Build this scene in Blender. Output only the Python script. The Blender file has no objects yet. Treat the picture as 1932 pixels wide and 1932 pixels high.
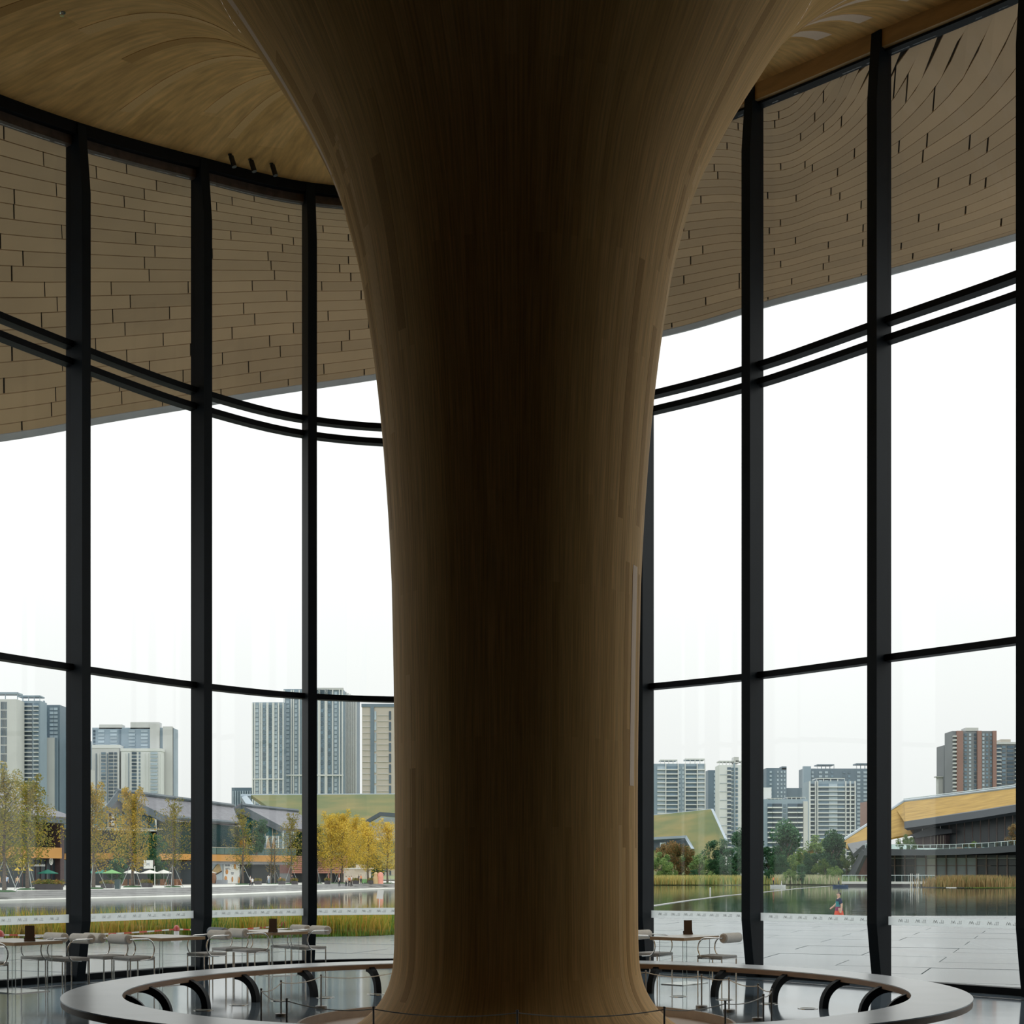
import bpy, bmesh, math, random
from mathutils import Vector, Matrix
from math import sin, cos, pi, sqrt, atan2, radians as R

SC = bpy.context.scene
COL = SC.collection
random.seed(7)

# ------------------------------------------------------------------ camera
F, HY, CX, EYE = 2620.0, 1645.0, 966.0, 1.73      # focal length, horizon row, centre column, eye height
cam = bpy.data.cameras.new('camera')
cam.sensor_width = 36.0
cam.lens = F / 1932 * 36
cam.shift_y = (HY - 966) / 1932
cam.clip_start, cam.clip_end = 0.1, 4000
cam_o = bpy.data.objects.new('camera', cam)
cam_o.location = (0, 0, EYE)
cam_o.rotation_euler = (pi / 2, 0, 0)
COL.objects.link(cam_o)
SC.camera = cam_o

# ------------------------------------------------------------------ overcast sky and exposure
SKY_BASE, SKY_RISE = 0.76, 1.10
world = bpy.data.worlds.new('overcast_sky')
SC.world = world
world.use_nodes = True
wn = world.node_tree
bg = wn.nodes['Background']
wtc = wn.nodes.new('ShaderNodeTexCoord')
wno = wn.nodes.new('ShaderNodeTexNoise')
wno.inputs['Scale'].default_value = 1.6
wno.inputs['Detail'].default_value = 3
wrp = wn.nodes.new('ShaderNodeValToRGB')
wrp.color_ramp.elements[0].position = 0.3
wrp.color_ramp.elements[0].color = (0.93, 0.95, 0.95, 1)
wrp.color_ramp.elements[1].position = 0.7
wrp.color_ramp.elements[1].color = (1.0, 1.0, 0.985, 1)
wn.links.new(wtc.outputs['Generated'], wno.inputs['Vector'])
wn.links.new(wno.outputs['Fac'], wrp.inputs['Fac'])
wn.links.new(wrp.outputs['Color'], bg.inputs['Color'])
wsp = wn.nodes.new('ShaderNodeSeparateXYZ')       # overcast sky: luminance rises with elevation all round
wn.links.new(wtc.outputs['Generated'], wsp.inputs['Vector'])
wmx = wn.nodes.new('ShaderNodeMath'); wmx.operation = 'MAXIMUM'; wmx.inputs[1].default_value = 0.0
wn.links.new(wsp.outputs['Z'], wmx.inputs[0])
wma = wn.nodes.new('ShaderNodeMath'); wma.operation = 'MULTIPLY_ADD'
wma.inputs[1].default_value = SKY_RISE; wma.inputs[2].default_value = SKY_BASE
wn.links.new(wmx.outputs[0], wma.inputs[0])
wn.links.new(wma.outputs[0], bg.inputs['Strength'])
SC.view_settings.view_transform = 'Standard'
SC.view_settings.look = 'None'
SC.view_settings.gamma = 1
SC.view_settings.exposure = 0.30
SC.view_settings.use_curve_mapping = False

# ------------------------------------------------------------------ helpers
def at(px, py, d):
    """photo pixel at distance d -> point in the place"""
    return Vector(((px - CX) * d / F, d, EYE - (py - HY) * d / F))

def atx(px, d):
    return (px - CX) * d / F

def on_ground(px, py, z=0.0):
    d = (EYE - z) * F / (py - HY)
    return Vector(((px - CX) * d / F, d, z))

def hgt(py, d):
    return EYE - (py - HY) * d / F

MATS = {}
def mat(name, col, rough=0.6, metal=0.0, var=0.0, scale=3.0, bump=0.0, bscale=20.0, rand=0.0, spec=0.5, col2=None,
        stretch=(1, 1, 1), detail=4, emit=None):
    if name in MATS:
        return MATS[name]
    m = bpy.data.materials.new(name)
    m.use_nodes = True
    nt = m.node_tree
    b = nt.nodes['Principled BSDF']
    b.inputs['Roughness'].default_value = rough
    b.inputs['Metallic'].default_value = metal
    b.inputs['Specular IOR Level'].default_value = spec
    c = (col[0], col[1], col[2], 1)
    c2 = col2 if col2 else tuple(x * (1 - var) for x in col)
    tc = nt.nodes.new('ShaderNodeTexCoord')
    mp = nt.nodes.new('ShaderNodeMapping')
    mp.inputs['Scale'].default_value = stretch
    nt.links.new(tc.outputs['Object'], mp.inputs['Vector'])
    no = nt.nodes.new('ShaderNodeTexNoise')
    no.inputs['Scale'].default_value = scale
    no.inputs['Detail'].default_value = detail
    nt.links.new(mp.outputs['Vector'], no.inputs['Vector'])
    rp = nt.nodes.new('ShaderNodeValToRGB')
    rp.color_ramp.elements[0].position = 0.35
    rp.color_ramp.elements[1].position = 0.65
    rp.color_ramp.elements[0].color = (c2[0], c2[1], c2[2], 1)
    rp.color_ramp.elements[1].color = c
    nt.links.new(no.outputs['Fac'], rp.inputs['Fac'])
    out = rp.outputs['Color']
    if rand > 0:
        oi = nt.nodes.new('ShaderNodeObjectInfo')
        mr = nt.nodes.new('ShaderNodeMapRange')
        mr.inputs['To Min'].default_value = 1 - rand
        mr.inputs['To Max'].default_value = 1 + rand
        nt.links.new(oi.outputs['Random'], mr.inputs['Value'])
        hv = nt.nodes.new('ShaderNodeHueSaturation')
        nt.links.new(mr.outputs['Result'], hv.inputs['Value'])
        nt.links.new(out, hv.inputs['Color'])
        out = hv.outputs['Color']
    nt.links.new(out, b.inputs['Base Color'])
    if bump > 0:
        n2 = nt.nodes.new('ShaderNodeTexNoise')
        n2.inputs['Scale'].default_value = bscale
        n2.inputs['Detail'].default_value = 3
        nt.links.new(mp.outputs['Vector'], n2.inputs['Vector'])
        bp = nt.nodes.new('ShaderNodeBump')
        bp.inputs['Strength'].default_value = bump
        bp.inputs['Distance'].default_value = 0.02
        nt.links.new(n2.outputs['Fac'], bp.inputs['Height'])
        nt.links.new(bp.outputs['Normal'], b.inputs['Normal'])
    if emit:
        b.inputs['Emission Color'].default_value = (emit[0], emit[1], emit[2], 1)
        b.inputs['Emission Strength'].default_value = emit[3]
    MATS[name] = m
    return m

def glass_mat(name, tint, refl=0.9, ior=1.45):
    m = bpy.data.materials.new(name)
    m.use_nodes = True
    nt = m.node_tree
    nt.nodes.clear()
    o = nt.nodes.new('ShaderNodeOutputMaterial')
    tr = nt.nodes.new('ShaderNodeBsdfTransparent')
    tr.inputs['Color'].default_value = (*tint, 1)
    gl = nt.nodes.new('ShaderNodeBsdfGlossy')
    gl.inputs['Roughness'].default_value = 0.0
    gl.inputs['Color'].default_value = (refl, refl, refl, 1)
    lw = nt.nodes.new('ShaderNodeLayerWeight')
    lw.inputs['Blend'].default_value = 0.5
    pw = nt.nodes.new('ShaderNodeMath'); pw.operation = 'POWER'; pw.inputs[1].default_value = 5.0
    nt.links.new(lw.outputs['Facing'], pw.inputs[0])
    fr = nt.nodes.new('ShaderNodeMath'); fr.operation = 'MULTIPLY_ADD'
    f0 = ((ior - 1) / (ior + 1)) ** 2
    fr.inputs[1].default_value = 1 - f0; fr.inputs[2].default_value = f0
    nt.links.new(pw.outputs[0], fr.inputs[0])
    mx = nt.nodes.new('ShaderNodeMixShader')
    nt.links.new(fr.outputs[0], mx.inputs['Fac'])
    nt.links.new(tr.outputs['BSDF'], mx.inputs[1])
    nt.links.new(gl.outputs['BSDF'], mx.inputs[2])
    nt.links.new(mx.outputs['Shader'], o.inputs['Surface'])
    MATS[name] = m
    return m

class MB:
    """collects shapes and links them as one mesh object"""
    def __init__(self):
        self.v, self.f, self.m, self.uv = [], [], [], {}
    def add(self, vs, fs, mi=0):
        n = len(self.v)
        self.v += [tuple(p) for p in vs]
        for f in fs:
            self.f.append([n + i for i in f])
            self.m.append(mi)
        return self
    def box(self, c, s, rz=0.0, mi=0, rot=None):
        x, y, z = s[0] / 2, s[1] / 2, s[2] / 2
        M = rot if rot else Matrix.Rotation(rz, 3, 'Z')
        c = Vector(c)
        vs = [c + M @ Vector((a, b, d)) for d in (-z, z) for a, b in ((-x, -y), (x, -y), (x, y), (-x, y))]
        return self.add(vs, [(3, 2, 1, 0), (4, 5, 6, 7), (0, 1, 5, 4), (1, 2, 6, 5), (2, 3, 7, 6), (3, 0, 4, 7)], mi)
    def bx(self, x0, x1, y0, y1, z0, z1, mi=0):
        return self.box(((x0 + x1) / 2, (y0 + y1) / 2, (z0 + z1) / 2), (x1 - x0, y1 - y0, z1 - z0), 0, mi)
    def tube(self, pts, rad, n=8, mi=0, cap=True):
        pts = [Vector(p) for p in pts]
        rs = rad if isinstance(rad, (list, tuple)) else [rad] * len(pts)
        vs = []
        up = Vector((0, 0, 1))
        prev = None
        for i, p in enumerate(pts):
            t = (pts[min(i + 1, len(pts) - 1)] - pts[max(i - 1, 0)]).normalized()
            if prev is None:
                a = t.cross(up)
                if a.length < 0.05:
                    a = t.cross(Vector((1, 0, 0)))
            else:
                a = prev - t * prev.dot(t)
                if a.length < 1e-4:
                    a = t.orthogonal()
            a.normalize()
            prev = a
            b = t.cross(a)
            vs += [p + (a * cos(2 * pi * k / n) + b * sin(2 * pi * k / n)) * rs[i] for k in range(n)]
        fs = []
        for i in range(len(pts) - 1):
            for k in range(n):
                fs.append((i * n + k, i * n + (k + 1) % n, (i + 1) * n + (k + 1) % n, (i + 1) * n + k))
        if cap:
            fs.append(tuple(range(n))[::-1])
            fs.append(tuple((len(pts) - 1) * n + k for k in range(n)))
        return self.add(vs, fs, mi)
    def lathe(self, prof, n=16, c=(0, 0, 0), mi=0, a0=0.0):
        vs, fs = [], []
        for r, z in prof:
            vs += [(c[0] + r * cos(a0 + 2 * pi * k / n), c[1] + r * sin(a0 + 2 * pi * k / n), c[2] + z) for k in range(n)]
        for i in range(len(prof) - 1):
            for k in range(n):
                fs.append((i * n + k, i * n + (k + 1) % n, (i + 1) * n + (k + 1) % n, (i + 1) * n + k))
        if prof[0][0] > 1e-4:
            fs.append(tuple(range(n))[::-1])
        if prof[-1][0] > 1e-4:
            fs.append(tuple((len(prof) - 1) * n + k for k in range(n)))
        return self.add(vs, fs, mi)
    def prism(self, poly, z0, z1, mi=0):
        n = len(poly)
        vs = [(p[0], p[1], z0) for p in poly] + [(p[0], p[1], z1) for p in poly]
        fs = [tuple(range(n))[::-1], tuple(range(n, 2 * n))] + [(k, (k + 1) % n, n + (k + 1) % n, n + k) for k in range(n)]
        return self.add(vs, fs, mi)
    def slab(self, quad, th, mi=0):
        """flat polygon given by 3D corners, thickened along its own normal"""
        q = [Vector(p) for p in quad]
        nrm = Vector((0, 0, 0))
        for i in range(len(q)):
            nrm += q[i].cross(q[(i + 1) % len(q)])
        nrm = nrm.normalized() * th
        n = len(q)
        vs = q + [p + nrm for p in q]
        fs = [tuple(range(n))[::-1], tuple(range(n, 2 * n))] + [(k, (k + 1) % n, n + (k + 1) % n, n + k) for k in range(n)]
        return self.add(vs, fs, mi)
    def mesh(self, name, mats, smooth=False):
        me = bpy.data.meshes.new(name)
        me.from_pydata(self.v, [], self.f)
        for m in (mats if isinstance(mats, (list, tuple)) else [mats]):
            me.materials.append(MATS[m] if isinstance(m, str) else m)
        me.polygons.foreach_set('material_index', self.m)
        bm = bmesh.new()
        bm.from_mesh(me)
        bmesh.ops.recalc_face_normals(bm, faces=bm.faces)
        bm.to_mesh(me)
        bm.free()
        if smooth:
            me.polygons.foreach_set('use_smooth', [True] * len(me.polygons))
            if smooth != 'all':
                me.set_sharp_from_angle(angle=R(35))
        me.update()
        return me
    def build(self, name, mats, parent=None, smooth=False, loc=None, rz=0):
        o = bpy.data.objects.new(name, self.mesh(name, mats, smooth))
        COL.objects.link(o)
        if loc is not None:
            o.location = loc
        if rz:
            o.rotation_euler.z = rz
        o.parent = parent
        return o

def inst(me, name, parent=None, loc=(0, 0, 0), rz=0.0, scale=None):
    o = bpy.data.objects.new(name, me)
    COL.objects.link(o)
    o.location = loc
    o.rotation_euler.z = rz
    if scale:
        o.scale = scale
    o.parent = parent
    return o

def tag(o, label=None, cat=None, group=None, kind=None):
    if label: o['label'] = label
    if cat: o['category'] = cat
    if group: o['group'] = group
    if kind: o['kind'] = kind
    return o

def thing(name, label, cat, loc=(0, 0, 0), rz=0.0, group=None, kind=None):
    o = bpy.data.objects.new(name, None)
    COL.objects.link(o)
    o.location = loc
    o.rotation_euler.z = rz
    o.empty_display_size = 0.2
    return tag(o, label, cat, group, kind)

def struct(name, label=None):
    o = bpy.data.objects.new(name, None)
    COL.objects.link(o)
    o['kind'] = 'structure'
    if label: o['label'] = label
    return o

KIDS = {}
def copy_tree(o, parent=None, loc=None, rz=None, scale=None, label=None, group=None):
    c = o.copy()
    COL.objects.link(c)
    c.parent = parent
    if loc is not None: c.location = loc
    if rz is not None: c.rotation_euler.z = rz
    if scale is not None: c.scale = scale
    if label: c['label'] = label
    if group: c['group'] = group
    for ch in list(o.children):
        copy_tree(ch, c)
    return c

def catmull(P, u):
    n = len(P) - 1
    i = min(max(int(math.floor(u)), 0), n - 1)
    t = u - i
    p1, p2 = P[i], P[i + 1]
    p0 = P[i - 1] if i > 0 else tuple(2 * a - b for a, b in zip(p1, p2))
    p3 = P[i + 2] if i + 2 <= n else tuple(2 * b - a for a, b in zip(p1, p2))
    return tuple(0.5 * (2 * b + (c - a) * t + (2 * a - 5 * b + 4 * c - d) * t * t + (3 * b - a - 3 * c + d) * t ** 3)
                 for a, b, c, d in zip(p0, p1, p2, p3))

def interp(x, tab):
    if x <= tab[0][0]: return tab[0][1]
    for (a, b), (c, d) in zip(tab, tab[1:]):
        if x <= c:
            return b + (d - b) * (x - a) / (c - a)
    return tab[-1][1]

def text_part(txt, size, depth, material, parent, loc, rz=0.0, name='lettering', sx=1.0):
    cu = bpy.data.curves.new('lettering', 'FONT')
    cu.body = txt
    cu.size = size
    cu.extrude = depth
    cu.align_x = 'CENTER'
    tmp = bpy.data.objects.new('tmp', cu)
    COL.objects.link(tmp)
    dg = bpy.context.evaluated_depsgraph_get()
    me = bpy.data.meshes.new_from_object(tmp.evaluated_get(dg))
    bpy.data.objects.remove(tmp)
    me.transform(Matrix.Rotation(pi / 2, 4, 'X') @ Matrix.Diagonal((sx, 1, 1, 1)))
    me.materials.clear()
    me.materials.append(MATS[material])
    o = bpy.data.objects.new(name, me)
    COL.objects.link(o)
    o.location = loc
    o.rotation_euler.z = rz
    o.parent = parent
    return o
# ------------------------------------------------------------------ materials of the hall
def wood_mat(name, ca, cb, strip_w, strip_l, rough=0.65, uvscale=(1, 1), grain=0.22, mortar=0.0015, mortar_col=(0.05, 0.03, 0.015)):
    """veneer laid in long narrow strips along the V direction of the UV map"""
    m = bpy.data.materials.new(name)
    m.use_nodes = True
    nt = m.node_tree
    b = nt.nodes['Principled BSDF']
    b.inputs['Roughness'].default_value = rough
    b.inputs['Specular IOR Level'].default_value = 0.16
    tc = nt.nodes.new('ShaderNodeTexCoord')
    mp = nt.nodes.new('ShaderNodeMapping')
    mp.inputs['Rotation'].default_value = (0, 0, pi / 2)
    mp.inputs['Scale'].default_value = (uvscale[0], uvscale[1], 1)
    nt.links.new(tc.outputs['UV'], mp.inputs['Vector'])
    br = nt.nodes.new('ShaderNodeTexBrick')
    br.offset = 0.37
    br.inputs['Scale'].default_value = 1.0
    br.inputs['Brick Width'].default_value = strip_l
    br.inputs['Row Height'].default_value = strip_w
    br.inputs['Mortar Size'].default_value = mortar
    br.inputs['Color1'].default_value = (*ca, 1)
    br.inputs['Color2'].default_value = (*cb, 1)
    br.inputs['Mortar'].default_value = (*mortar_col, 1)
    nt.links.new(mp.outputs['Vector'], br.inputs['Vector'])
    m2 = nt.nodes.new('ShaderNodeMapping')
    m2.inputs['Scale'].default_value = (60, 1.2, 1)
    nt.links.new(tc.outputs['UV'], m2.inputs['Vector'])
    no = nt.nodes.new('ShaderNodeTexNoise')
    no.inputs['Scale'].default_value = 1.0
    no.inputs['Detail'].default_value = 5
    nt.links.new(m2.outputs['Vector'], no.inputs['Vector'])
    mr = nt.nodes.new('ShaderNodeMapRange')
    mr.inputs['From Min'].default_value = 0.3
    mr.inputs['From Max'].default_value = 0.7
    mr.inputs['To Min'].default_value = 1 - grain
    mr.inputs['To Max'].default_value = 1 + grain
    nt.links.new(no.outputs['Fac'], mr.inputs['Value'])
    hv = nt.nodes.new('ShaderNodeHueSaturation')
    nt.links.new(br.outputs['Color'], hv.inputs['Color'])
    nt.links.new(mr.outputs['Result'], hv.inputs['Value'])
    nt.links.new(hv.outputs['Color'], b.inputs['Base Color'])
    MATS[name] = m
    return m

wood_mat('column_veneer', (0.74, 0.445, 0.165), (0.62, 0.36, 0.12), 0.075, 2.6, mortar=0.0)
mat('light_veneer', (0.92, 0.70, 0.52), 0.65, spec=0.12, var=0.10, scale=4, stretch=(30, 30, 1.0))
mat('mid_veneer', (0.82, 0.52, 0.22), 0.65, spec=0.12, var=0.15, scale=4, stretch=(30, 30, 1.0))
mat('dark_veneer', (0.55, 0.31, 0.10), 0.65, spec=0.12, var=0.15, scale=4, stretch=(30, 30, 1.0))
mat('steel_dark', (0.008, 0.013, 0.018), 0.5, 0.0, var=0.25, scale=2.0, spec=0.14)
mat('steel_black', (0.005, 0.007, 0.010), 0.5, var=0.2, spec=0.14)
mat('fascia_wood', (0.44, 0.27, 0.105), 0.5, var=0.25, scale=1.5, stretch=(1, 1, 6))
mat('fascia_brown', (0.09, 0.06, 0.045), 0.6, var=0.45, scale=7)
mat('soffit_plank', (0.63, 0.42, 0.235), 0.5, var=0.10, scale=0.6, rand=0.10, detail=3)
mat('soffit_back', (0.02, 0.015, 0.01), 0.9, var=0.2)
mat('eave_metal', (0.55, 0.55, 0.55), 0.4, var=0.1)
mat('dark_plaster', (0.022, 0.019, 0.016), 0.9, var=0.2, scale=0.5)
def film_mat():
    m = mat('frieze_film', (0.86, 0.89, 0.89), 0.6, var=0.03)
    nt = m.node_tree
    o = nt.nodes['Material Output']; b = nt.nodes['Principled BSDF']
    tl = nt.nodes.new('ShaderNodeBsdfTranslucent'); tl.inputs['Color'].default_value = (0.93, 0.96, 0.96, 1)
    tp_ = nt.nodes.new('ShaderNodeBsdfTransparent')
    m1 = nt.nodes.new('ShaderNodeMixShader'); m1.inputs['Fac'].default_value = 0.25
    m2 = nt.nodes.new('ShaderNodeMixShader'); m2.inputs['Fac'].default_value = 0.10
    nt.links.new(tl.outputs[0], m1.inputs[1]); nt.links.new(tp_.outputs[0], m1.inputs[2])
    nt.links.new(m1.outputs[0], m2.inputs[1]); nt.links.new(b.outputs[0], m2.inputs[2])
    nt.links.new(m2.outputs[0], o.inputs['Surface'])
film_mat()
mat('frieze_ink', (0.55, 0.60, 0.62), 0.7, var=0.1)
mat('bench_stone', (0.78, 0.83, 0.88), 0.26, var=0.05, scale=2, spec=1.0)
mat('bench_wood', (0.34, 0.20, 0.11), 0.45, var=0.25, scale=3, stretch=(1, 1, 8))
mat('chrome', (0.62, 0.60, 0.57), 0.18, 1.0, var=0.08)
mat('post_steel', (0.30, 0.29, 0.28), 0.4, 0.2, var=0.2)
mat('rope_grey', (0.80, 0.76, 0.70), 0.7, var=0.2, scale=80)
mat('seat_fabric', (0.50, 0.48, 0.46), 0.85, var=0.12, scale=40)
mat('roll_fabric', (0.86, 0.80, 0.72), 0.85, var=0.08, scale=30)
mat('roll_cap', (0.62, 0.52, 0.42), 0.8, var=0.1, scale=30)
mat('roll_blue', (0.30, 0.33, 0.37), 0.85, var=0.1, scale=30)
mat('table_top', (0.62, 0.56, 0.48), 0.35, var=0.08, scale=3)
mat('table_edge', (0.42, 0.25, 0.11), 0.45, var=0.25, scale=4, stretch=(1, 1, 10))
mat('menu_wood', (0.13, 0.075, 0.042), 0.5, var=0.2)
mat('pit_stone', (0.42, 0.36, 0.31), 0.7, var=0.12, scale=6)
mat('pit_wood', (0.46, 0.35, 0.26), 0.55, var=0.12, scale=4, stretch=(1, 1, 1))
mat('spot_black', (0.008, 0.008, 0.008), 0.4, var=0.1)
glass_mat('facade_glass', (0.955, 0.968, 0.962), 0.85, 1.38)
glass_mat('clear_glass', (0.95, 0.965, 0.96), 0.9, 1.40)
mat('glass_edge', (0.55, 0.60, 0.58), 0.3, var=0.1)

def floor_mat():
    m = mat('hall_floor', (0.18, 0.235, 0.285), 0.08, var=0.10, scale=1.3, spec=1.0)
    nt = m.node_tree
    b = nt.nodes['Principled BSDF']
    b.inputs['IOR'].default_value = 2.3
    b.inputs['Specular Tint'].default_value = (0.88, 0.96, 1.0, 1)
    b.inputs['Specular IOR Level'].default_value = 0.5
    tc = nt.nodes.new('ShaderNodeTexCoord')
    no = nt.nodes.new('ShaderNodeTexNoise')
    no.inputs['Scale'].default_value = 1.1
    no.inputs['Detail'].default_value = 3
    nt.links.new(tc.outputs['Object'], no.inputs['Vector'])
    bp = nt.nodes.new('ShaderNodeBump')
    bp.inputs['Strength'].default_value = 0.04
    bp.inputs['Distance'].default_value = 0.02
    nt.links.new(no.outputs['Fac'], bp.inputs['Height'])
    nt.links.new(bp.outputs['Normal'], b.inputs['Normal'])
floor_mat()

# ------------------------------------------------------------------ plan of the hall
CC = Vector((0.05, 16.1, 0))                     # axis of the column
NODES = [(-9.35, 17.7, 12.85), (-8.3, 19.95, 13.16), (-7.0, 22.1, 13.57), (-5.5, 24.2, 14.09), (-3.80, 25.68, 14.38),
         (-1.6, 26.2, 14.54), (0.6, 25.6, 14.7), (2.40, 24.4, 14.72), (4.07, 23.0, 14.68), (5.68, 21.15, 14.46),
         (7.27, 19.3, 14.25), (8.7, 17.3, 14.1), (9.9, 15.2, 14.0)]
NN = len(NODES)
def gp(u):
    return Vector(catmull(NODES, u))
def gframe(u):
    """point on the glass line, unit tangent, unit inward normal (towards the hall)"""
    p = gp(u)
    a, b = gp(max(u - 0.02, 0)), gp(min(u + 0.02, NN - 1))
    t = Vector((b.x - a.x, b.y - a.y, 0)).normalized()
    return p, t, Vector((t.y, -t.x, 0))

BACK_Y = -9.0
WALLZ = 13.0
left_end, right_end = NODES[0], NODES[-1]
plan = [Vector((gp(i / 6).x, gp(i / 6).y, 0)) for i in range((NN - 1) * 6 + 1)]
plan_z = [gp(i / 6).z for i in range((NN - 1) * 6 + 1)]
plan += [Vector((right_end[0] + 1.0, 4.0, 0)), Vector((right_end[0] + 1.0, BACK_Y, 0)), Vector((left_end[0] - 2.0, BACK_Y, 0)), Vector((left_end[0] - 2.0, 8.0, 0))]
plan_z += [WALLZ + 0.5, WALLZ, WALLZ, WALLZ]

def boundary(th):
    """distance and height of the ceiling edge in direction th (from the column axis)"""
    d = Vector((cos(th), sin(th), 0))
    best = None
    for i in range(len(plan)):
        a, b = plan[i] - CC, plan[(i + 1) % len(plan)] - CC
        e = b - a
        den = d.x * e.y - d.y * e.x
        if abs(den) < 1e-9: continue
        t = (a.x * e.y - a.y * e.x) / den
        s = (a.x * d.y - a.y * d.x) / den
        if t > 0 and -1e-6 <= s <= 1 + 1e-6 and (best is None or t < best[0]):
            best = (t, plan_z[i] + (plan_z[(i + 1) % len(plan)] - plan_z[i]) * s)
    return best

PROF = [(-0.14, 2.03), (-0.06, 1.89), (0.0, 1.80), (0.12, 1.66), (0.27, 1.55), (0.42, 1.478), (0.60, 1.432), (0.8, 1.415), (1.0, 1.408), (1.39, 1.405), (2.6, 1.402), (3.83, 1.416),
        (5.05, 1.44), (5.67, 1.470), (6.28, 1.511), (6.89, 1.561), (7.5, 1.628), (8.12, 1.716), (8.76, 1.83), (9.42, 2.0),
        (9.78, 2.138), (10.13, 2.305), (10.49, 2.50), (10.86, 2.715), (11.23, 2.95), (11.63, 3.21), (12.02, 3.50)]
def prof_r(z):
    n = len(PROF)
    for i in range(n - 1):
        if z <= PROF[i + 1][0] or i == n - 2:
            u = i + (z - PROF[i][0]) / (PROF[i + 1][0] - PROF[i][0])
            return catmull([(p[1],) for p in PROF], u)[0]

# ------------------------------------------------------------------ column: one turned trumpet of veneer
def rev_surface(rows, n, uvs):
    vs, fs = [], []
    for row in rows:
        vs += row
    for i in range(len(rows) - 1):
        for k in range(n):
            fs.append((i * (n + 1) + k, i * (n + 1) + k + 1, (i + 1) * (n + 1) + k + 1, (i + 1) * (n + 1) + k))
    return vs, fs

def rev_object(name, rows, uvrows, n, material, parent=None):
    vs, fs = rev_surface(rows, n, uvrows)
    me = bpy.data.meshes.new(name)
    me.from_pydata([tuple(v) for v in vs], [], fs)
    uvl = me.uv_layers.new(name='UVMap')
    flat = [u for r in uvrows for u in r]
    for lp in me.loops:
        uvl.data[lp.index].uv = flat[lp.vertex_index]
    me.materials.append(MATS[material])
    me.polygons.foreach_set('use_smooth', [True] * len(me.polygons))
    me.update()
    o = bpy.data.objects.new(name, me)
    COL.objects.link(o)
    o.parent = parent
    return o

NTH = 160
zs = [-0.14 + i * 0.07 for i in range(20)]
zs = [z for z in zs if z < 1.2] + [1.2 + i * 0.35 for i in range(13)] + [5.75 + i * (12.02 - 5.75) / 40 for i in range(41)]
rows, uvr = [], []
s = 0.0
pr = None
SLEN = []
for z in zs:
    r = prof_r(z)
    if pr: s += sqrt((r - pr[0]) ** 2 + (z - pr[1]) ** 2)
    pr = (r, z)
    SLEN.append((z, s))
    rows.append([(CC.x + r * cos(2 * pi * k / NTH), CC.y + r * sin(2 * pi * k / NTH), z) for k in range(NTH + 1)])
    uvr.append([(k / NTH * 2 * pi * 1.4, s) for k in range(NTH + 1)])
column = rev_object('column', rows, uvr, NTH, 'column_veneer')
tag(column, 'giant brown wooden trumpet-shaped column flaring up into the ceiling', 'column')
S_TOP = s

# ceiling: the flare runs on to the head of the glass wall
rows, uvr = [], []
NR = 26
r1, z1 = prof_r(12.02), 12.02
ths = [2 * pi * k / 240 for k in range(241)]
bnd = [boundary(t) for t in ths]
for j in range(NR + 1):
    t = (j / NR) ** 1.25
    row, uv = [], []
    for th, (B, zb) in zip(ths, bnd):
        r = r1 + (B + 0.02 - r1) * t
        L = min(B - r1, 6.5)
        q = min((r - r1) / L, 1.0)
        h00, h10, h01, h11 = 2 * q**3 - 3 * q**2 + 1, q**3 - 2 * q**2 + q, -2 * q**3 + 3 * q**2, q**3 - q**2
        z = h00 * z1 + h10 * L * 1.05 + h01 * zb + h11 * L * (-0.02)
        row.append((CC.x + r * cos(th), CC.y + r * sin(th), z))
        uv.append((th * 1.4, S_TOP + (r - r1) * 1.15))
    rows.append(row)
    uvr.append(uv)
ceiling = rev_object('ceiling', rows, uvr, 240, 'column_veneer')
tag(ceiling, 'smooth brown veneered ceiling sweeping out of the column', kind='structure')
def ceil_z(x, y):
    d = Vector((x, y, 0)) - CC
    B, zb = boundary(atan2(d.y, d.x))
    L = min(B - r1, 6.5)
    q = min(max((d.length - r1) / L, 0), 1.0)
    h00, h10, h01, h11 = 2 * q**3 - 3 * q**2 + 1, q**3 - 2 * q**2 + q, -2 * q**3 + 3 * q**2, q**3 - q**2
    return h00 * z1 + h10 * L * 1.05 + h01 * zb + h11 * L * (-0.02)

def strip_on_column(deg, wdeg, za, zb, material, off=0.004):
    """single veneer strip, deg measured from straight towards the camera, positive to the right"""
    n = max(6, int((zb - za) / 0.07))
    vs, fs = [], []
    for o_ in (-0.02, off):
        for i in range(n + 1):
            z = za + (zb - za) * i / n
            for sgn in (-1, 0, 1):
                a = R(-90 + deg + sgn * wdeg / 2)
                r = prof_r(z) + o_
                vs.append((CC.x + r * cos(a), CC.y + r * sin(a), z))
    m_ = (n + 1) * 3
    for i in range(n):
        for k in range(2):
            a = m_ + i * 3 + k
            fs.append((a, a + 1, a + 4, a + 3))
        for k in (0, 2):
            fs.append((i * 3 + k, (i + 1) * 3 + k, m_ + (i + 1) * 3 + k, m_ + i * 3 + k))
    for i in (0, n):
        for k in range(2):
            fs.append((i * 3 + k, i * 3 + k + 1, m_ + i * 3 + k + 1, m_ + i * 3 + k))
    b = MB()
    b.add(vs, fs)
    return b.build('veneer_strip', material, column, smooth=True)

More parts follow.
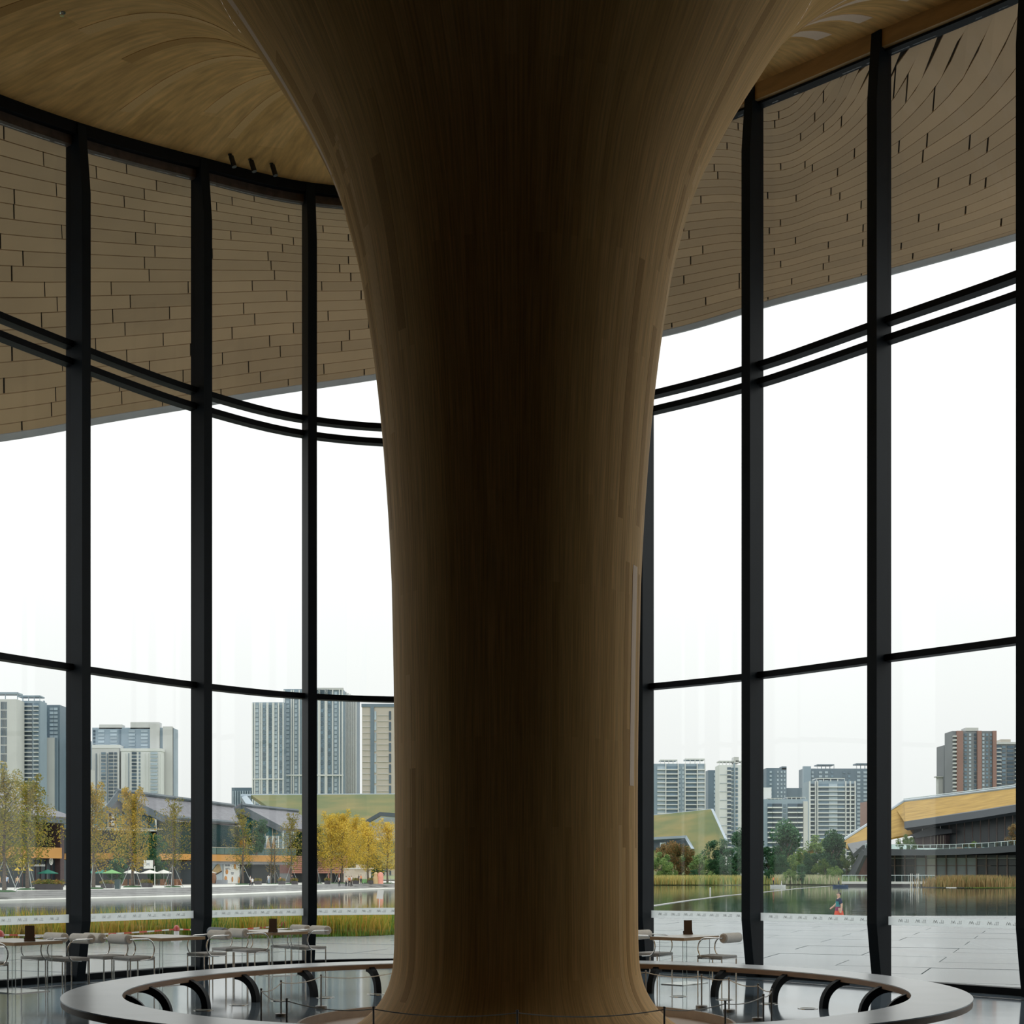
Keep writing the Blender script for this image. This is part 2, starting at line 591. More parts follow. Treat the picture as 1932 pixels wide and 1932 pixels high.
tag(strip_on_column(67.0, 6.0, hgt(1483, 15.6), hgt(1070, 15.6), 'light_veneer'), 'pale narrow veneer strip, lighter than its neighbours')
rs = random.Random(3)
for sgn in (-1, 1):
    for k in range(17):
        deg = sgn * (50 + k * 4.2 + rs.uniform(-1.5, 1.5))
        za = rs.choice([0.15, 0.3, 0.9, 2.0, 3.2, 4.4, 5.6, 6.6, 7.6, 8.6, 9.3])
        ln = rs.uniform(1.6, 3.2)
        strip_on_column(deg, rs.uniform(2.6, 5.0), za, min(za + ln, 11.9), rs.choice(['mid_veneer', 'mid_veneer', 'dark_veneer', 'light_veneer'] if za > 8 else ['mid_veneer', 'dark_veneer', 'mid_veneer']), off=0.0012)

def strip_on_ceiling(deg, wdeg, ra, rb, material):
    n = 10
    vs, fs = [], []
    for o_ in (0.03, -0.006):
        for i in range(n + 1):
            r = ra + (rb - ra) * i / n
            for sg in (-1, 0, 1):
                a = R(-90 + deg + sg * wdeg / 2)
                x, y = CC.x + r * cos(a), CC.y + r * sin(a)
                vs.append((x, y, ceil_z(x, y) + o_))
    m_ = (n + 1) * 3
    for i in range(n):
        for k in range(2):
            a = m_ + i * 3 + k
            fs.append((a, a + 1, a + 4, a + 3))
        for k in (0, 2):
            fs.append((i * 3 + k, (i + 1) * 3 + k, m_ + (i + 1) * 3 + k, m_ + i * 3 + k))
    for i in (0, n):
        for k in range(2):
            fs.append((i * 3 + k, i * 3 + k + 1, m_ + i * 3 + k + 1, m_ + i * 3 + k))
    b = MB()
    b.add(vs, fs)
    return b.build('veneer_strip', material, ceiling, smooth=True)
for deg, wd, ra, rb in ((124, 2.0, 4.3, 6.9), (131, 2.0, 4.4, 6.9), (137, 2.2, 6.0, 6.9), (118, 1.6, 4.2, 6.0)):
    tag(strip_on_ceiling(deg, wd, ra, rb, 'light_veneer'), 'pale veneer strip in the ceiling')
for deg, wd, ra, rb, mm in ((-142, 1.6, 4.2, 8.0, 'mid_veneer'), (-133, 1.2, 4.6, 8.4, 'mid_veneer'), (-126, 1.5, 4.0, 7.0, 'dark_veneer'), (-147, 1.1, 5.5, 8.8, 'mid_veneer'),
                          (-118, 1.6, 4.2, 6.8, 'mid_veneer'), (-110, 1.3, 4.6, 7.6, 'dark_veneer')):
    strip_on_ceiling(deg, wd, ra, rb, mm)

# ------------------------------------------------------------------ floor with the shallow round pit at the column's foot
PIT_R = 2.52
def ring_between(inner_r, outer, z, c):
    vs, fs = [], []
    n = 180
    for k in range(n):
        a = 2 * pi * k / n
        vs.append((c.x + inner_r * cos(a), c.y + inner_r * sin(a), z))
    for k in range(n):
        a = 2 * pi * k / n
        B = outer(a)
        vs.append((c.x + B * cos(a), c.y + B * sin(a), z))
    for k in range(n):
        fs.append((k, (k + 1) % n, n + (k + 1) % n, n + k))
    return vs, fs
b = MB()
vs, fs = ring_between(PIT_R, lambda a: boundary(a)[0] + 0.05, 0.0, CC)
b.add(vs, fs)
vs2 = [(v[0], v[1], -0.25) for v in vs]
b.add(vs2, [f[::-1] for f in fs])
n = 180
b.add([vs[n + k] for k in range(n)] + [vs2[n + k] for k in range(n)], [(k, (k + 1) % n, n + (k + 1) % n, n + k) for k in range(n)])
floor = tag(b.build('floor', 'hall_floor'), 'polished blue-grey stone hall floor', kind='structure')
b = MB()
b.lathe([(PIT_R, -0.14), (PIT_R, 0.004), (PIT_R - 0.03, 0.004), (PIT_R - 0.03, -0.14)], 96, CC)
b.build('pit_edge', 'pit_stone', floor, smooth=True)
b = MB()
b.lathe([(1.86, -0.16), (1.86, -0.10), (PIT_R - 0.03, -0.10), (PIT_R - 0.03, -0.16)], 96, CC)
b.build('pit_bottom', 'pit_wood', floor, smooth=True)

# ------------------------------------------------------------------ solid dark walls behind the camera side
def wall(name, a, b_, z1_, label):
    a, b_ = Vector(a), Vector(b_)
    t = (b_ - a).normalized()
    nrm = Vector((t.y, -t.x, 0)) * 0.3
    m = MB()
    m.prism([a, b_, b_ + nrm, a + nrm][::1], 0, z1_)
    tag(m.build(name, 'dark_plaster'), label, kind='structure')
X0, X1 = left_end[0] - 2.0, right_end[0] + 1.0
wall('wall_left', (X0, BACK_Y, 0), (X0, 8, 0), WALLZ + 0.6, 'dark side wall of the hall')
wall('wall_left_return', (X0, 8, 0), (left_end[0] - 0.15, left_end[1], 0), WALLZ + 0.3, 'dark wall between side wall and glass')
wall('wall_right', (X1, 4, 0), (X1, BACK_Y, 0), WALLZ + 0.6, 'dark side wall of the hall')
wall('wall_right_return', (right_end[0] + 0.15, right_end[1], 0), (X1, 4, 0), WALLZ + 0.9, 'dark wall between glass and side wall')
wall('wall_back', (X1, BACK_Y, 0), (X0, BACK_Y, 0), WALLZ + 0.3, 'dark rear wall of the hall')

# ------------------------------------------------------------------ glass wall: one window per bay
Z_LOW, Z_UPA, Z_UPB = 4.97, 9.80, 10.08
def sweep(u0, u1, off0, off1, z0, z1, n=6, topfollow=False):
    """bar following the glass line between two nodes: offsets inwards, heights (callables or numbers)"""
    vs, fs = [], []
    for i in range(n + 1):
        u = u0 + (u1 - u0) * i / n
        p, t, nr = gframe(u)
        za = z0(p.z) if callable(z0) else z0
        zb = z1(p.z) if callable(z1) else z1
        for o_, z in ((off0, za), (off1, za), (off1, zb), (off0, zb)):
            q = p + nr * o_
            vs.append((q.x, q.y, z))
    for i in range(n):
        for k in range(4):
            fs.append((i * 4 + k, i * 4 + (k + 1) % 4, (i + 1) * 4 + (k + 1) % 4, (i + 1) * 4 + k))
    fs.append((0, 1, 2, 3))
    fs.append(tuple(n * 4 + k for k in (3, 2, 1, 0)))
    return vs, fs

def mullion_mesh(u, ztop):
    """deep steel fin, its depth tapering at head and foot; local coordinates at the node"""
    p, t, nr = gframe(u)
    m = MB()
    lv = [(0.0, 0.13), (0.45, 0.20), (0.95, 0.27), (ztop - 1.1, 0.27), (ztop - 0.5, 0.21), (ztop - 0.02, 0.16)]
    vs, fs = [], []
    hw = 0.085
    for z, d in lv:
        for a, o_ in ((-hw, 0.07), (hw, 0.07), (hw, 0.07 + d), (-hw, 0.07 + d)):
            q = t * a + nr * o_
            vs.append((q.x, q.y, z))
    for i in range(len(lv) - 1):
        for k in range(4):
            fs.append((i * 4 + k, i * 4 + (k + 1) % 4, (i + 1) * 4 + (k + 1) % 4, (i + 1) * 4 + k))
    fs += [(3, 2, 1, 0), tuple((len(lv) - 1) * 4 + k for k in range(4))]
    m.add(vs, fs)
    return m, t, nr, p

MARK = [((0, 0), (.25, 1)), ((.25, 1), (.5, .35)), ((.5, .35), (.75, 1)), ((.75, 1), (1, 0)), ((.35, .1), (.6, .5)), ((.6, .5), (.7, .1))]
window_names = 0
for k in range(NN - 1):
    u0, u1 = k, k + 1
    w = struct('window_%d' % (k + 1), 'tall glazed bay with black steel mullion and cross bars')
    e = 0.0
    head = lambda z: z - 0.31
    for z0, z1_ in ((0.10, Z_LOW - 0.04), (Z_LOW + 0.04, Z_UPA - 0.04), (Z_UPB + 0.04, head)):
        m = MB(); m.add(*sweep(u0 + 0.015, u1 - 0.015, -0.012, 0.012, z0, z1_))
        m.build('glass_pane', 'facade_glass', w)
    m = MB(); m.add(*sweep(u0 + 0.015, u1 - 0.015, -0.012, 0.012, Z_UPA + 0.04, Z_UPB - 0.04))
    m.build('glass_pane', 'facade_glass', w)
    for zc, hh, nm in ((Z_LOW, 0.05, 'transom'), (Z_UPA, 0.05, 'transom'), (Z_UPB, 0.05, 'transom')):
        m = MB(); m.add(*sweep(u0, u1, -0.06, 0.13, zc - hh, zc + hh))
        m.build(nm, 'steel_black', w)
    m = MB(); m.add(*sweep(u0, u1, -0.08, 0.10, 0.0, 0.10))
    m.build('bottom_rail', 'steel_black', w)
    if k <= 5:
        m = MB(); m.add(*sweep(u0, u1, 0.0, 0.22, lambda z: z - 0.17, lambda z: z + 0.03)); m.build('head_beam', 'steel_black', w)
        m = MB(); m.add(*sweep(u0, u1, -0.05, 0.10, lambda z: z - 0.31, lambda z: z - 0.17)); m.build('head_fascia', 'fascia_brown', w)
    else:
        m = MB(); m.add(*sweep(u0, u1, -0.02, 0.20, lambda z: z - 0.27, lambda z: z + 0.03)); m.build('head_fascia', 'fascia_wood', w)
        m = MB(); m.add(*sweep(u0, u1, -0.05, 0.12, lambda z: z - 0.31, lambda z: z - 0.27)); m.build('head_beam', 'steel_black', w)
    # frosted film band with its row of small marks
    m = MB(); m.add(*sweep(u0 + 0.03, u1 - 0.03, 0.014, 0.018, 0.925, 1.055)); band = m.build('frieze_band', 'frieze_film', w)
    m = MB()
    nmark = 7
    for i in range(nmark):
        u = u0 + 0.08 + 0.84 * (i + 0.5) / nmark
        p, t, nr = gframe(u)
        base = p + nr * 0.020
        def stroke(x0_, y0_, x1_, y1_, wd=0.006):
            a = base + t * (x0_) + Vector((0, 0, y0_)); c = base + t * (x1_) + Vector((0, 0, y1_))
            a.z -= p.z; c.z -= p.z
            d = (c - a); 
            s_ = Vector((0, 0, 1)).cross(d)
            up = d.cross(nr).normalized() * wd / 2
            q = [a - up, a + up, c + up, c - up]
            m.add(q + [x + nr * 0.001 for x in q], [(0, 1, 2, 3), (7, 6, 5, 4), (0, 1, 5, 4), (1, 2, 6, 5), (2, 3, 7, 6), (3, 0, 4, 7)])
        for (ax, ay), (cx_, cy_) in MARK:
            stroke(-0.09 + ax * 0.075, 0.972 + ay * 0.045, -0.09 + cx_ * 0.075, 0.972 + cy_ * 0.045)
        for q in range(3):
            xq = 0.015 + q * 0.028
            for yq in (0.985, 1.0, 1.013):
                if (q + int(yq * 1000)) % 4:
                    stroke(xq, yq, xq + 0.014, yq, 0.007)
        stroke(0.01, 0.974, 0.085, 0.974, 0.004)
    m.build('band_marks', 'frieze_ink', band)
    # steel fin at the bay's first node
    for uu in ([k, NN - 1] if k == NN - 2 else [k]):
        m, t, nr, p = mullion_mesh(uu, gp(uu).z)
        o = m.build('mullion', 'steel_dark', w, loc=(p.x, p.y, 0))
        m = MB()
        ang = atan2(t.y, t.x)
        q = nr * 0.0
        m.box((q.x, q.y, p.z / 2 - 0.13), (0.13, 0.14, p.z - 0.26), ang)
        m.build('glazing_bar', 'steel_black', o)

# metal strip and slot in the floor in front of the glass
for k in range(1, NN - 2):
    m = MB(); m.add(*sweep(k, k + 1, 0.69, 0.72, 0.0, 0.004)); tag(m.build('trim_%d' % (k + 20), 'steel_black'), 'dark slot in the floor beside the metal strip', kind='structure')
    m = MB(); m.add(*sweep(k, k + 1, 0.62, 0.66, 0.0, 0.005)); tag(m.build('trim_%d' % k, 'chrome'), 'thin metal strip let into the floor along the glass', kind='structure')

# ------------------------------------------------------------------ overhanging roof outside with plank soffit
mat('roof_top', (0.18, 0.18, 0.18), 0.7, var=0.1)
EAVE_PX = [(-560, 905, 27.0), (0, 829, 30.0), (190, 795, 30.8), (350, 768, 31.2), (520, 740, 31.2), (695, 714, 31.0), (966, 672, 30.2), (1240, 632, 28.6), (1450, 573, 27.2), (1650, 521, 26.2), (1932, 443, 24.6), (2350, 320, 22.6)]
EAVE = [tuple(at(*e)) for e in EAVE_PX]
GU = [0.0, 1.45, 2.15, 2.9, 3.65, 4.5, 5.75, 7.05, 8.05, 9.0, 10.1, 11.7]
def soffit(u, v):
    """u 0..1 along, v 0 at the glass .. 1 at the eave"""
    k = u * (len(EAVE) - 1)
    E_ = Vector(catmull(EAVE, k))
    g = catmull([(q,) for q in GU], k)[0]
    p, t, nr = gframe(g)
    A = Vector((p.x, p.y, p.z - 0.27)) - nr * 0.06
    q = A.lerp(E_, v)
    left = max(0.0, min(1.0, (0.62 - u) / 0.25))
    q.z += (0.55 * left + 0.25 * (1 - left)) * sin(pi * v) * (1 - 0.2 * v)      # gentle belly
    return q
BEND = [(0.0, 0.0), (0.50, 0.0), (0.64, -0.08), (0.69, -0.22), (0.735, -0.45), (0.765, -0.34), (0.80, -0.08), (0.84, 0.12), (0.91, 0.36), (1.0, 0.55)]
KEXP = [(0.0, 1.0), (0.70, 1.0), (0.77, 1.25), (0.83, 1.9), (0.88, 2.3), (1.0, 2.5)]
def bendf(u):
    return sum(interp(u + d, BEND) for d in (-0.016, -0.008, 0, 0.008, 0.016)) / 5
roof = thing('roof_overhang', 'sweeping roof overhang with brown plank soffit outside the glass', 'roof')
NS, NV = 90, 14
def surf(off, name, material):
    vs, fs = [], []
    for i in range(NS + 1):
        for j in range(NV + 1):
            q = soffit(i / NS, j / NV)
            vs.append((q.x, q.y, q.z + off))
    for i in range(NS):
        for j in range(NV):
            a = i * (NV + 1) + j
            fs.append((a, a + 1, a + NV + 2, a + NV + 1))
    m = MB(); m.add(vs, fs)
    return m.build(name, material, roof, smooth='all')
surf(0.035, 'soffit_backing', 'soffit_back')
surf(0.55, 'roof_deck', 'roof_top')
m = MB()
vs, fs = [], []
for i in range(NS + 1):
    q = Vector(catmull(EAVE, i / NS * (len(EAVE) - 1)))
    g = soffit(i / NS, 0.97)
    d = Vector((q.x - g.x, q.y - g.y, 0)).normalized()
    for o_, z in ((0.0, -0.03), (0.10, -0.03), (0.10, 0.6), (0.0, 0.6)):
        vs.append((q.x + d.x * o_, q.y + d.y * o_, q.z + z))
for i in range(NS):
    for k in range(4):
        fs.append((i * 4 + k, i * 4 + (k + 1) % 4, (i + 1) * 4 + (k + 1) % 4, (i + 1) * 4 + k))
m.add(vs, fs)
m.build('eave_edge', 'eave_metal', roof)
vs, fs = [], []
for i in range(NS + 1):
    q, g = soffit(i / NS, 1.0), soffit(i / NS, 0.982)
    vs += [(g.x, g.y, g.z - 0.012), (q.x, q.y, q.z - 0.05), (q.x, q.y, q.z + 0.02), (g.x, g.y, g.z + 0.02)]
for i in range(NS):
    for k in range(4):
        fs.append((i * 4 + k, i * 4 + (k + 1) % 4, (i + 1) * 4 + (k + 1) % 4, (i + 1) * 4 + k))
m = MB(); m.add(vs, fs); m.build('eave_trim', 'eave_metal', roof)

rs = random.Random(11)
NROW = 20
def plank(ua, ub, c0, c1):
    n = 9
    vs = []
    ok = False
    for i in range(n + 1):
        u = ua + (ub - ua) * i / n
        bb = bendf(u)
        kk = interp(u, KEXP)
        gg = interp(u, [(0.74, 0.0016), (0.83, 0.0010)])
        ca, cb = c0 + gg, c1 - gg
        va = max(0.0, (ca - bb) / (1 - bb)) ** (1 / kk); vb = max(0.0, (cb - bb) / (1 - bb)) ** (1 / kk)
        if vb - va > 0.004: ok = True
        for v in (va, vb):
            q = soffit(u, min(v, 1))
            vs.append((q.x, q.y, q.z))
        for v in (va, vb):
            q = soffit(u, min(v, 1))
            vs.append((q.x, q.y, q.z + 0.025))
    if not ok: return None
    fs = []
    for i in range(n):
        a, c = i * 4, (i + 1) * 4
        fs += [(a, a + 1, c + 1, c), (a + 2, c + 2, c + 3, a + 3), (a, c, c + 2, a + 2), (a + 1, a + 3, c + 3, c + 1)]
    fs += [(0, 2, 3, 1), (n * 4, n * 4 + 1, n * 4 + 3, n * 4 + 2)]
    m = MB(); m.add(vs, fs)
    return m.build('plank', 'soffit_plank', roof)
U_A, U_B = 0.03, 0.965
npl = 0
for r_ in range(-9, NROW):
    ca = r_ / NROW; cb = (r_ + 1) / NROW
    u = U_A - rs.uniform(0, 0.05)
    while u < U_B:
        ln = rs.uniform(0.058, 0.082)
        if (r_ >= 0 or u + ln > 0.62) and plank(u + 0.0005, min(u + ln, U_B + 0.03) - 0.0005, ca, cb): npl += 1
        u += ln
PLANKS = npl

# spotlights and sprinkler under the ceiling
def ceil_hit(px, py):
    d = Vector(((px - CX) / F, 1, -(py - HY) / F))
    t = 15.0
    while t < 26:
        p = Vector((0, 0, EYE)) + d * t
        if p.z >= ceil_z(p.x, p.y): return p
        t += 0.02
    return p
for i, (px, py) in enumerate(((434, 291), (472, 300), (512, 308))):
    p = ceil_hit(px, py)
    s_ = thing('spotlight', 'black cylindrical spotlight hanging under the ceiling', 'spotlight', (p.x, p.y, p.z), 0, 'spotlights in a row beside the glass head')
    m = MB(); m.lathe([(0.035, 0.03), (0.035, -0.02), (0.012, -0.02), (0.012, -0.06)], 12); m.build('bracket', 'spot_black', s_, smooth=True)
    m = MB(); m.tube([(0.02, 0, -0.04), (0.075, 0, -0.22)], 0.045, 12); m.build('housing', 'spot_black', s_, smooth=True)
p = ceil_hit(117, 22)
s_ = thing('sprinkler', 'small metal sprinkler head in the brown ceiling', 'sprinkler', (p.x, p.y, p.z))
m = MB(); m.lathe([(0.05, 0.02), (0.05, -0.012), (0.02, -0.015)], 12); m.build('rosette', 'chrome', s_, smooth=True)
m = MB(); m.lathe([(0.012, -0.01), (0.012, -0.05), (0.03, -0.052), (0.03, -0.058)], 10); m.build('deflector', 'chrome', s_, smooth=True)
# ------------------------------------------------------------------ round bench
bench = thing('round_bench', 'large ring-shaped bench with pale top and black curved legs around the column', 'bench', (CC.x, CC.y, 0))
BR, Br, BZ = 5.03, 4.40, 0.405
def ring_solid(ri, ro, z0, z1, n=160):
    vs, fs = [], []
    for k in range(n):
        a = 2 * pi * k / n
        vs += [(ri * cos(a), ri * sin(a), z0), (ro * cos(a), ro * sin(a), z0), (ro * cos(a), ro * sin(a), z1), (ri * cos(a), ri * sin(a), z1)]
    for k in range(n):
        a, c = k * 4, ((k + 1) % n) * 4
        for j in range(4):
            fs.append((a + j, a + (j + 1) % 4, c + (j + 1) % 4, c + j))
    return vs, fs
m = MB(); m.add(*ring_solid(Br, BR, BZ - 0.012, BZ)); m.build('bench_top', 'bench_stone', bench, smooth=True)
m = MB(); m.add(*ring_solid(Br + 0.004, BR - 0.004, BZ - 0.075, BZ - 0.012)); m.build('bench_rim', 'bench_wood', bench, smooth=True)
NLEG = 26
def arc_leg(deg):
    """curved flat bar: from under the bench, arching inwards and down to the floor"""
    a = R(90 + deg)
    rad = Vector((cos(a), sin(a), 0)); tan = Vector((-sin(a), cos(a), 0))
    n = 9
    vs, fs = [], []
    for i in range(n + 1):
        q = pi / 2 * i / n
        c = Vector((4.18 + 0.36 * (1 - sin(q)) , 0, 0.335 * cos(q) ** 0.9 if i < n else 0.0))
        d = Vector((-0.36 * cos(q), 0, -0.335 * sin(q)))
        if d.length < 1e-5: d = Vector((0, 0, -1))
        d.normalize()
        nn = Vector((-d.z, 0, d.x))
        for s1, s2 in ((-1, -1), (1, -1), (1, 1), (-1, 1)):
            v = c + nn * 0.045 * s1
            vs.append(rad * v.x + tan * (0.04 * s2) + Vector((0, 0, max(v.z, 0))))
    for i in range(n):
        for k in range(4):
            fs.append((i * 4 + k, i * 4 + (k + 1) % 4, (i + 1) * 4 + (k + 1) % 4, (i + 1) * 4 + k))
    fs += [(3, 2, 1, 0), tuple(n * 4 + k for k in range(4))]
    m = MB(); m.add(vs, fs)
    m.build('leg', 'steel_black', bench, smooth=True)
for k in range(NLEG):
    arc_leg(28 + k * 360 / NLEG)

# ------------------------------------------------------------------ rope barrier around the pit
posts = [(-2.85, -0.6), (-2.82, 0.56), (-2.47, 1.5), (-1.55, 2.4), (-0.2, 2.85), (1.72, 2.25), (2.36, 1.55), (2.63, 1.05), (2.82, 0.09),
         (2.84, -0.64), (2.63, -1.3), (2.1, -2.1), (1.42, -2.7), (0.0, -3.02), (-1.39, -2.66), (-2.37, -1.8)]
proto = None
for i, (dx, dy) in enumerate(posts):
    lab = 'thin grey barrier post with round foot beside the column pit'
    loc = (CC.x + dx, CC.y + dy, 0)
    if proto is None:
        proto = thing('barrier_post', lab, 'barrier post', loc, 0, 'rope barrier posts around the column')
        m = MB(); m.lathe([(0.075, 0), (0.075, 0.028), (0.068, 0.034), (0.012, 0.036)], 20); m.build('foot', 'post_steel', proto, smooth=True)
        m = MB(); m.lathe([(0.0095, 0.03), (0.0095, 0.41), (0.013, 0.41), (0.013, 0.428), (0.006, 0.432)], 10); m.build('pole', 'post_steel', proto, smooth=True)
    else:
        copy_tree(proto, loc=loc)
for i in range(len(posts)):
    a, c = posts[i], posts[(i + 1) % len(posts)]
    p0 = Vector((CC.x + a[0], CC.y + a[1], 0.40)); p1 = Vector((CC.x + c[0], CC.y + c[1], 0.40))
    L = (p1 - p0).length
    d = (p1 - p0).normalized()
    p0 += d * 0.012; p1 -= d * 0.012
    pts = [p0.lerp(p1, k / 8) - Vector((0, 0, 0.035 * L * 4 * (k / 8) * (1 - k / 8))) for k in range(9)]
    m = MB(); m.tube(pts, 0.006, 6)
    tag(m.build('rope', 'rope_grey', smooth=True), 'thin grey rope hanging between two barrier posts', 'rope', 'ropes of the column barrier')

# in-floor lights between bench and pit
lproto = None
for px, py in ((384, 1906), (451, 1896), (528, 1888), (614, 1882), (709, 1876), (1280, 1880), (1368, 1886), (1450, 1894), (1524, 1903)):
    p = on_ground(px, py)
    if lproto is None:
        lproto = thing('floor_light', 'round flush floor light with a metal rim inside the bench ring', 'floor light', p, 0, 'in-floor lights inside the bench ring')
        m = MB(); m.add(*ring_solid(0.10, 0.125, 0.0, 0.006, 32)); m.build('rim', 'chrome', lproto, smooth=True)
        m = MB(); m.lathe([(0.10, 0.0), (0.10, 0.003)], 32); m.build('lens', 'glass_edge', lproto)
    else:
        copy_tree(lproto, loc=p)

# ------------------------------------------------------------------ cafe chairs and tables along the glass
def make_chair(roll='roll_fabric'):
    """faces +X; back cushion is a bolster on two C-shaped tubes"""
    c = thing('cafe_chair', 'chair', 'chair')
    m = MB()
    W, Dp = 0.22, 0.225
    m.box((0, 0, 0.445), (2 * Dp, 2 * W, 0.045))
    seat = m.build('seat', 'seat_fabric', c)
    bv = seat.modifiers.new('bevel', 'BEVEL'); bv.width = 0.016; bv.segments = 2
    for sx in (-1, 1):
        for sy in (-1, 1):
            m = MB(); m.tube([(sx * (Dp - 0.015), sy * (W - 0.012), 0.0), (sx * (Dp - 0.015), sy * (W - 0.012), 0.425)], 0.011, 8); m.build('leg', 'chrome', c, smooth=True)
    m = MB()
    for a, d in (((-Dp + .015, -W + .012), (Dp - .015, -W + .012)), ((-Dp + .015, W - .012), (Dp - .015, W - .012)), ((-Dp + .015, -W + .012), (-Dp + .015, W - .012)), ((Dp - .015, -W + .012), (Dp - .015, W - .012))):
        m.tube([(a[0], a[1], 0.418), (d[0], d[1], 0.418)], 0.009, 6)
    m.build('seat_frame', 'chrome', c, smooth=True)
    for sy in (-1, 1):
        pts = [(-0.245, sy * (W + 0.02), 0.735), (-0.06, sy * (W + 0.02), 0.735), (0.03, sy * (W + 0.02), 0.735)]
        for k in range(1, 13):
            a = pi / 2 - k * (pi * 0.86) / 12
            pts.append((0.04 + 0.15 * cos(a), sy * (W + 0.02), 0.575 + 0.16 * sin(a)))
        pts.append((-0.06, sy * (W + 0.008), 0.416))
        m = MB(); m.tube(pts, 0.011, 8); m.build('arm_tube', 'chrome', c, smooth=True)
    m = MB()
    prof = [(0.012, -W - 0.015), (0.058, -W - 0.015), (0.074, -W + 0.003), (0.076, 0), (0.074, W - 0.003), (0.058, W + 0.015), (0.012, W + 0.015)]
    n = 20
    vs, fs = [], []
    for r, y in prof:
        vs += [(-0.245 + r * cos(2 * pi * k / n), y, 0.735 + r * sin(2 * pi * k / n)) for k in range(n)]
    for i in range(len(prof) - 1):
        for k in range(n):
            fs.append((i * n + k, i * n + (k + 1) % n, (i + 1) * n + (k + 1) % n, (i + 1) * n + k))
    fs += [tuple(range(n)), tuple((len(prof) - 1) * n + k for k in range(n))[::-1]]
    m.add(vs, fs)
    bol = m.build('bolster', roll, c, smooth=True)
    for sy in (-1, 1):
        m = MB()
        vs = [(-0.245 + 0.055 * cos(2 * pi * k / 16), sy * (W + 0.016), 0.735 + 0.055 * sin(2 * pi * k / 16)) for k in range(16)]
        vs += [(v[0], sy * (W + 0.019), v[2]) for v in vs]
        m.add(vs, [tuple(range(16)), tuple(range(16, 32))[::-1]] + [(k, (k + 1) % 16, 16 + (k + 1) % 16, 16 + k) for k in range(16)])
        m.build('end_disc', 'roll_cap', bol)
    return c

def make_table(la, lb):
    t = thing('cafe_table', 'table', 'table')
    m = MB(); m.box((0, 0, 0.735), (la, lb, 0.006)); m.build('table_surface', 'table_top', t)
    m = MB(); m.box((0, 0, 0.7105), (la, lb, 0.043)); m.build('table_board', 'table_edge', t)
    for sx in (-1, 1):
        m = MB(); m.box((sx * (la / 2 - 0.10), 0, 0.3445), (0.012, lb - 0.24, 0.689)); g = m.build('glass_leg', 'clear_glass', t)
        for sy in (-1, 1):
            m = MB(); m.box((sx * (la / 2 - 0.10), sy * (lb / 2 - 0.118), 0.3445), (0.008, 0.004, 0.689)); m.build('glass_edge', 'glass_edge', g)
    m = MB(); m.box((0, 0, 0.006), (la - 0.2 - 0.02, lb - 0.3, 0.012)); m.build('base_plate', 'chrome', t)
    return t

def make_menu():
    s_ = thing('menu_stand', 'menu', 'menu stand')
    m = MB(); m.box((0, 0, 0.014), (0.15, 0.07, 0.028)); m.box((-0.0, 0.03, 0.04), (0.15, 0.012, 0.03)); m.build('holder', 'menu_wood', s_)
    m = MB(); m.box((0, 0.0, 0.125), (0.13, 0.012, 0.20), rot=Matrix.Rotation(R(-8), 3, 'X')); m.build('board', 'menu_wood', s_)
    return s_

chair0, chair_b = make_chair(), make_chair('roll_blue')
chair0.location.z = chair_b.location.z = 0
used = {id(chair0): False, id(chair_b): False}
def put_chair(px, py, ang, label, proto=None):
    """px, py: seat centre in the photo"""
    proto = proto or chair0
    d = (EYE - 0.46) * F / (py - HY)
    loc = (atx(px, d), d, 0)
    if not used[id(proto)]:
        used[id(proto)] = True
        o = proto
        o.location = loc; o.rotation_euler.z = ang; o['label'] = label
    else:
        o = copy_tree(proto, loc=loc, rz=ang, label=label)
    o['group'] = 'cafe chairs along the glass wall'
    return o
def put_table(px, py, ang, la, lb, label):
    """px, py: centre of the table top in the photo"""
    t = make_table(la, lb)
    d = (EYE - 0.738) * F / (py - HY)
    t.location = (atx(px, d), d, 0); t.rotation_euler.z = ang
    tag(t, label, 'table', 'cafe tables along the glass wall')
    return t
def put_menu(px, py, ang, label):
    s_ = make_menu()
    d = (EYE - 0.738) * F / (py - HY)
    s_.location = (atx(px, d), d, 0.738); s_.rotation_euler.z = ang
    tag(s_, label, 'menu stand', 'menu stands on the cafe tables')

def table_set(name, tpx, tpy, ang, la, lb, left, right, labels, menu=None, blue=()):
    """left / right: sideways offsets of the chairs on the two short sides"""
    t = put_table(tpx, tpy, ang, la, lb, labels[0])
    M = Matrix.Rotation(ang, 3, 'Z')
    for side, offs in ((-1, left), (1, right)):
        for i, (o_, push) in enumerate(offs):
            p = Vector(t.location) + M @ Vector((side * (la / 2 + push), o_, 0))
            pr = chair_b if (side, i) in blue else chair0
            lab = labels[1 if side < 0 else 2][i]
            if not used[id(pr)]:
                used[id(pr)] = True
                c = pr; c.location = p; c.rotation_euler.z = ang + (pi if side > 0 else 0); c['label'] = lab
            else:
                c = copy_tree(pr, loc=p, rz=ang + (pi if side > 0 else 0), label=lab)
            c['group'] = 'cafe chairs along the glass wall'
    if menu:
        put_menu(menu[0], menu[1], ang + menu[2], labels[3])
    return t
AL, AL2, AL3, AR = R(54), R(50), R(44), R(-40)
table_set('t1', 26, 1774, AL, 0.80, 1.20, [(-0.30, 0.25)], [(-0.32, 0.30), (0.32, 0.30)],
          ['wooden cafe table with a dark menu stand beside the mullion with reeds behind', ['cafe chair facing the wide mullion across the table with the dark menu stand'],
           ['cafe chair, beige bolster, in front of the wide steel mullion, on the bench side', 'cafe chair, beige bolster, in front of the wide steel mullion, on the glass side'],
           'dark brown menu stand on the table by the reeds and striped tape'], (56, 1776, R(-30)))
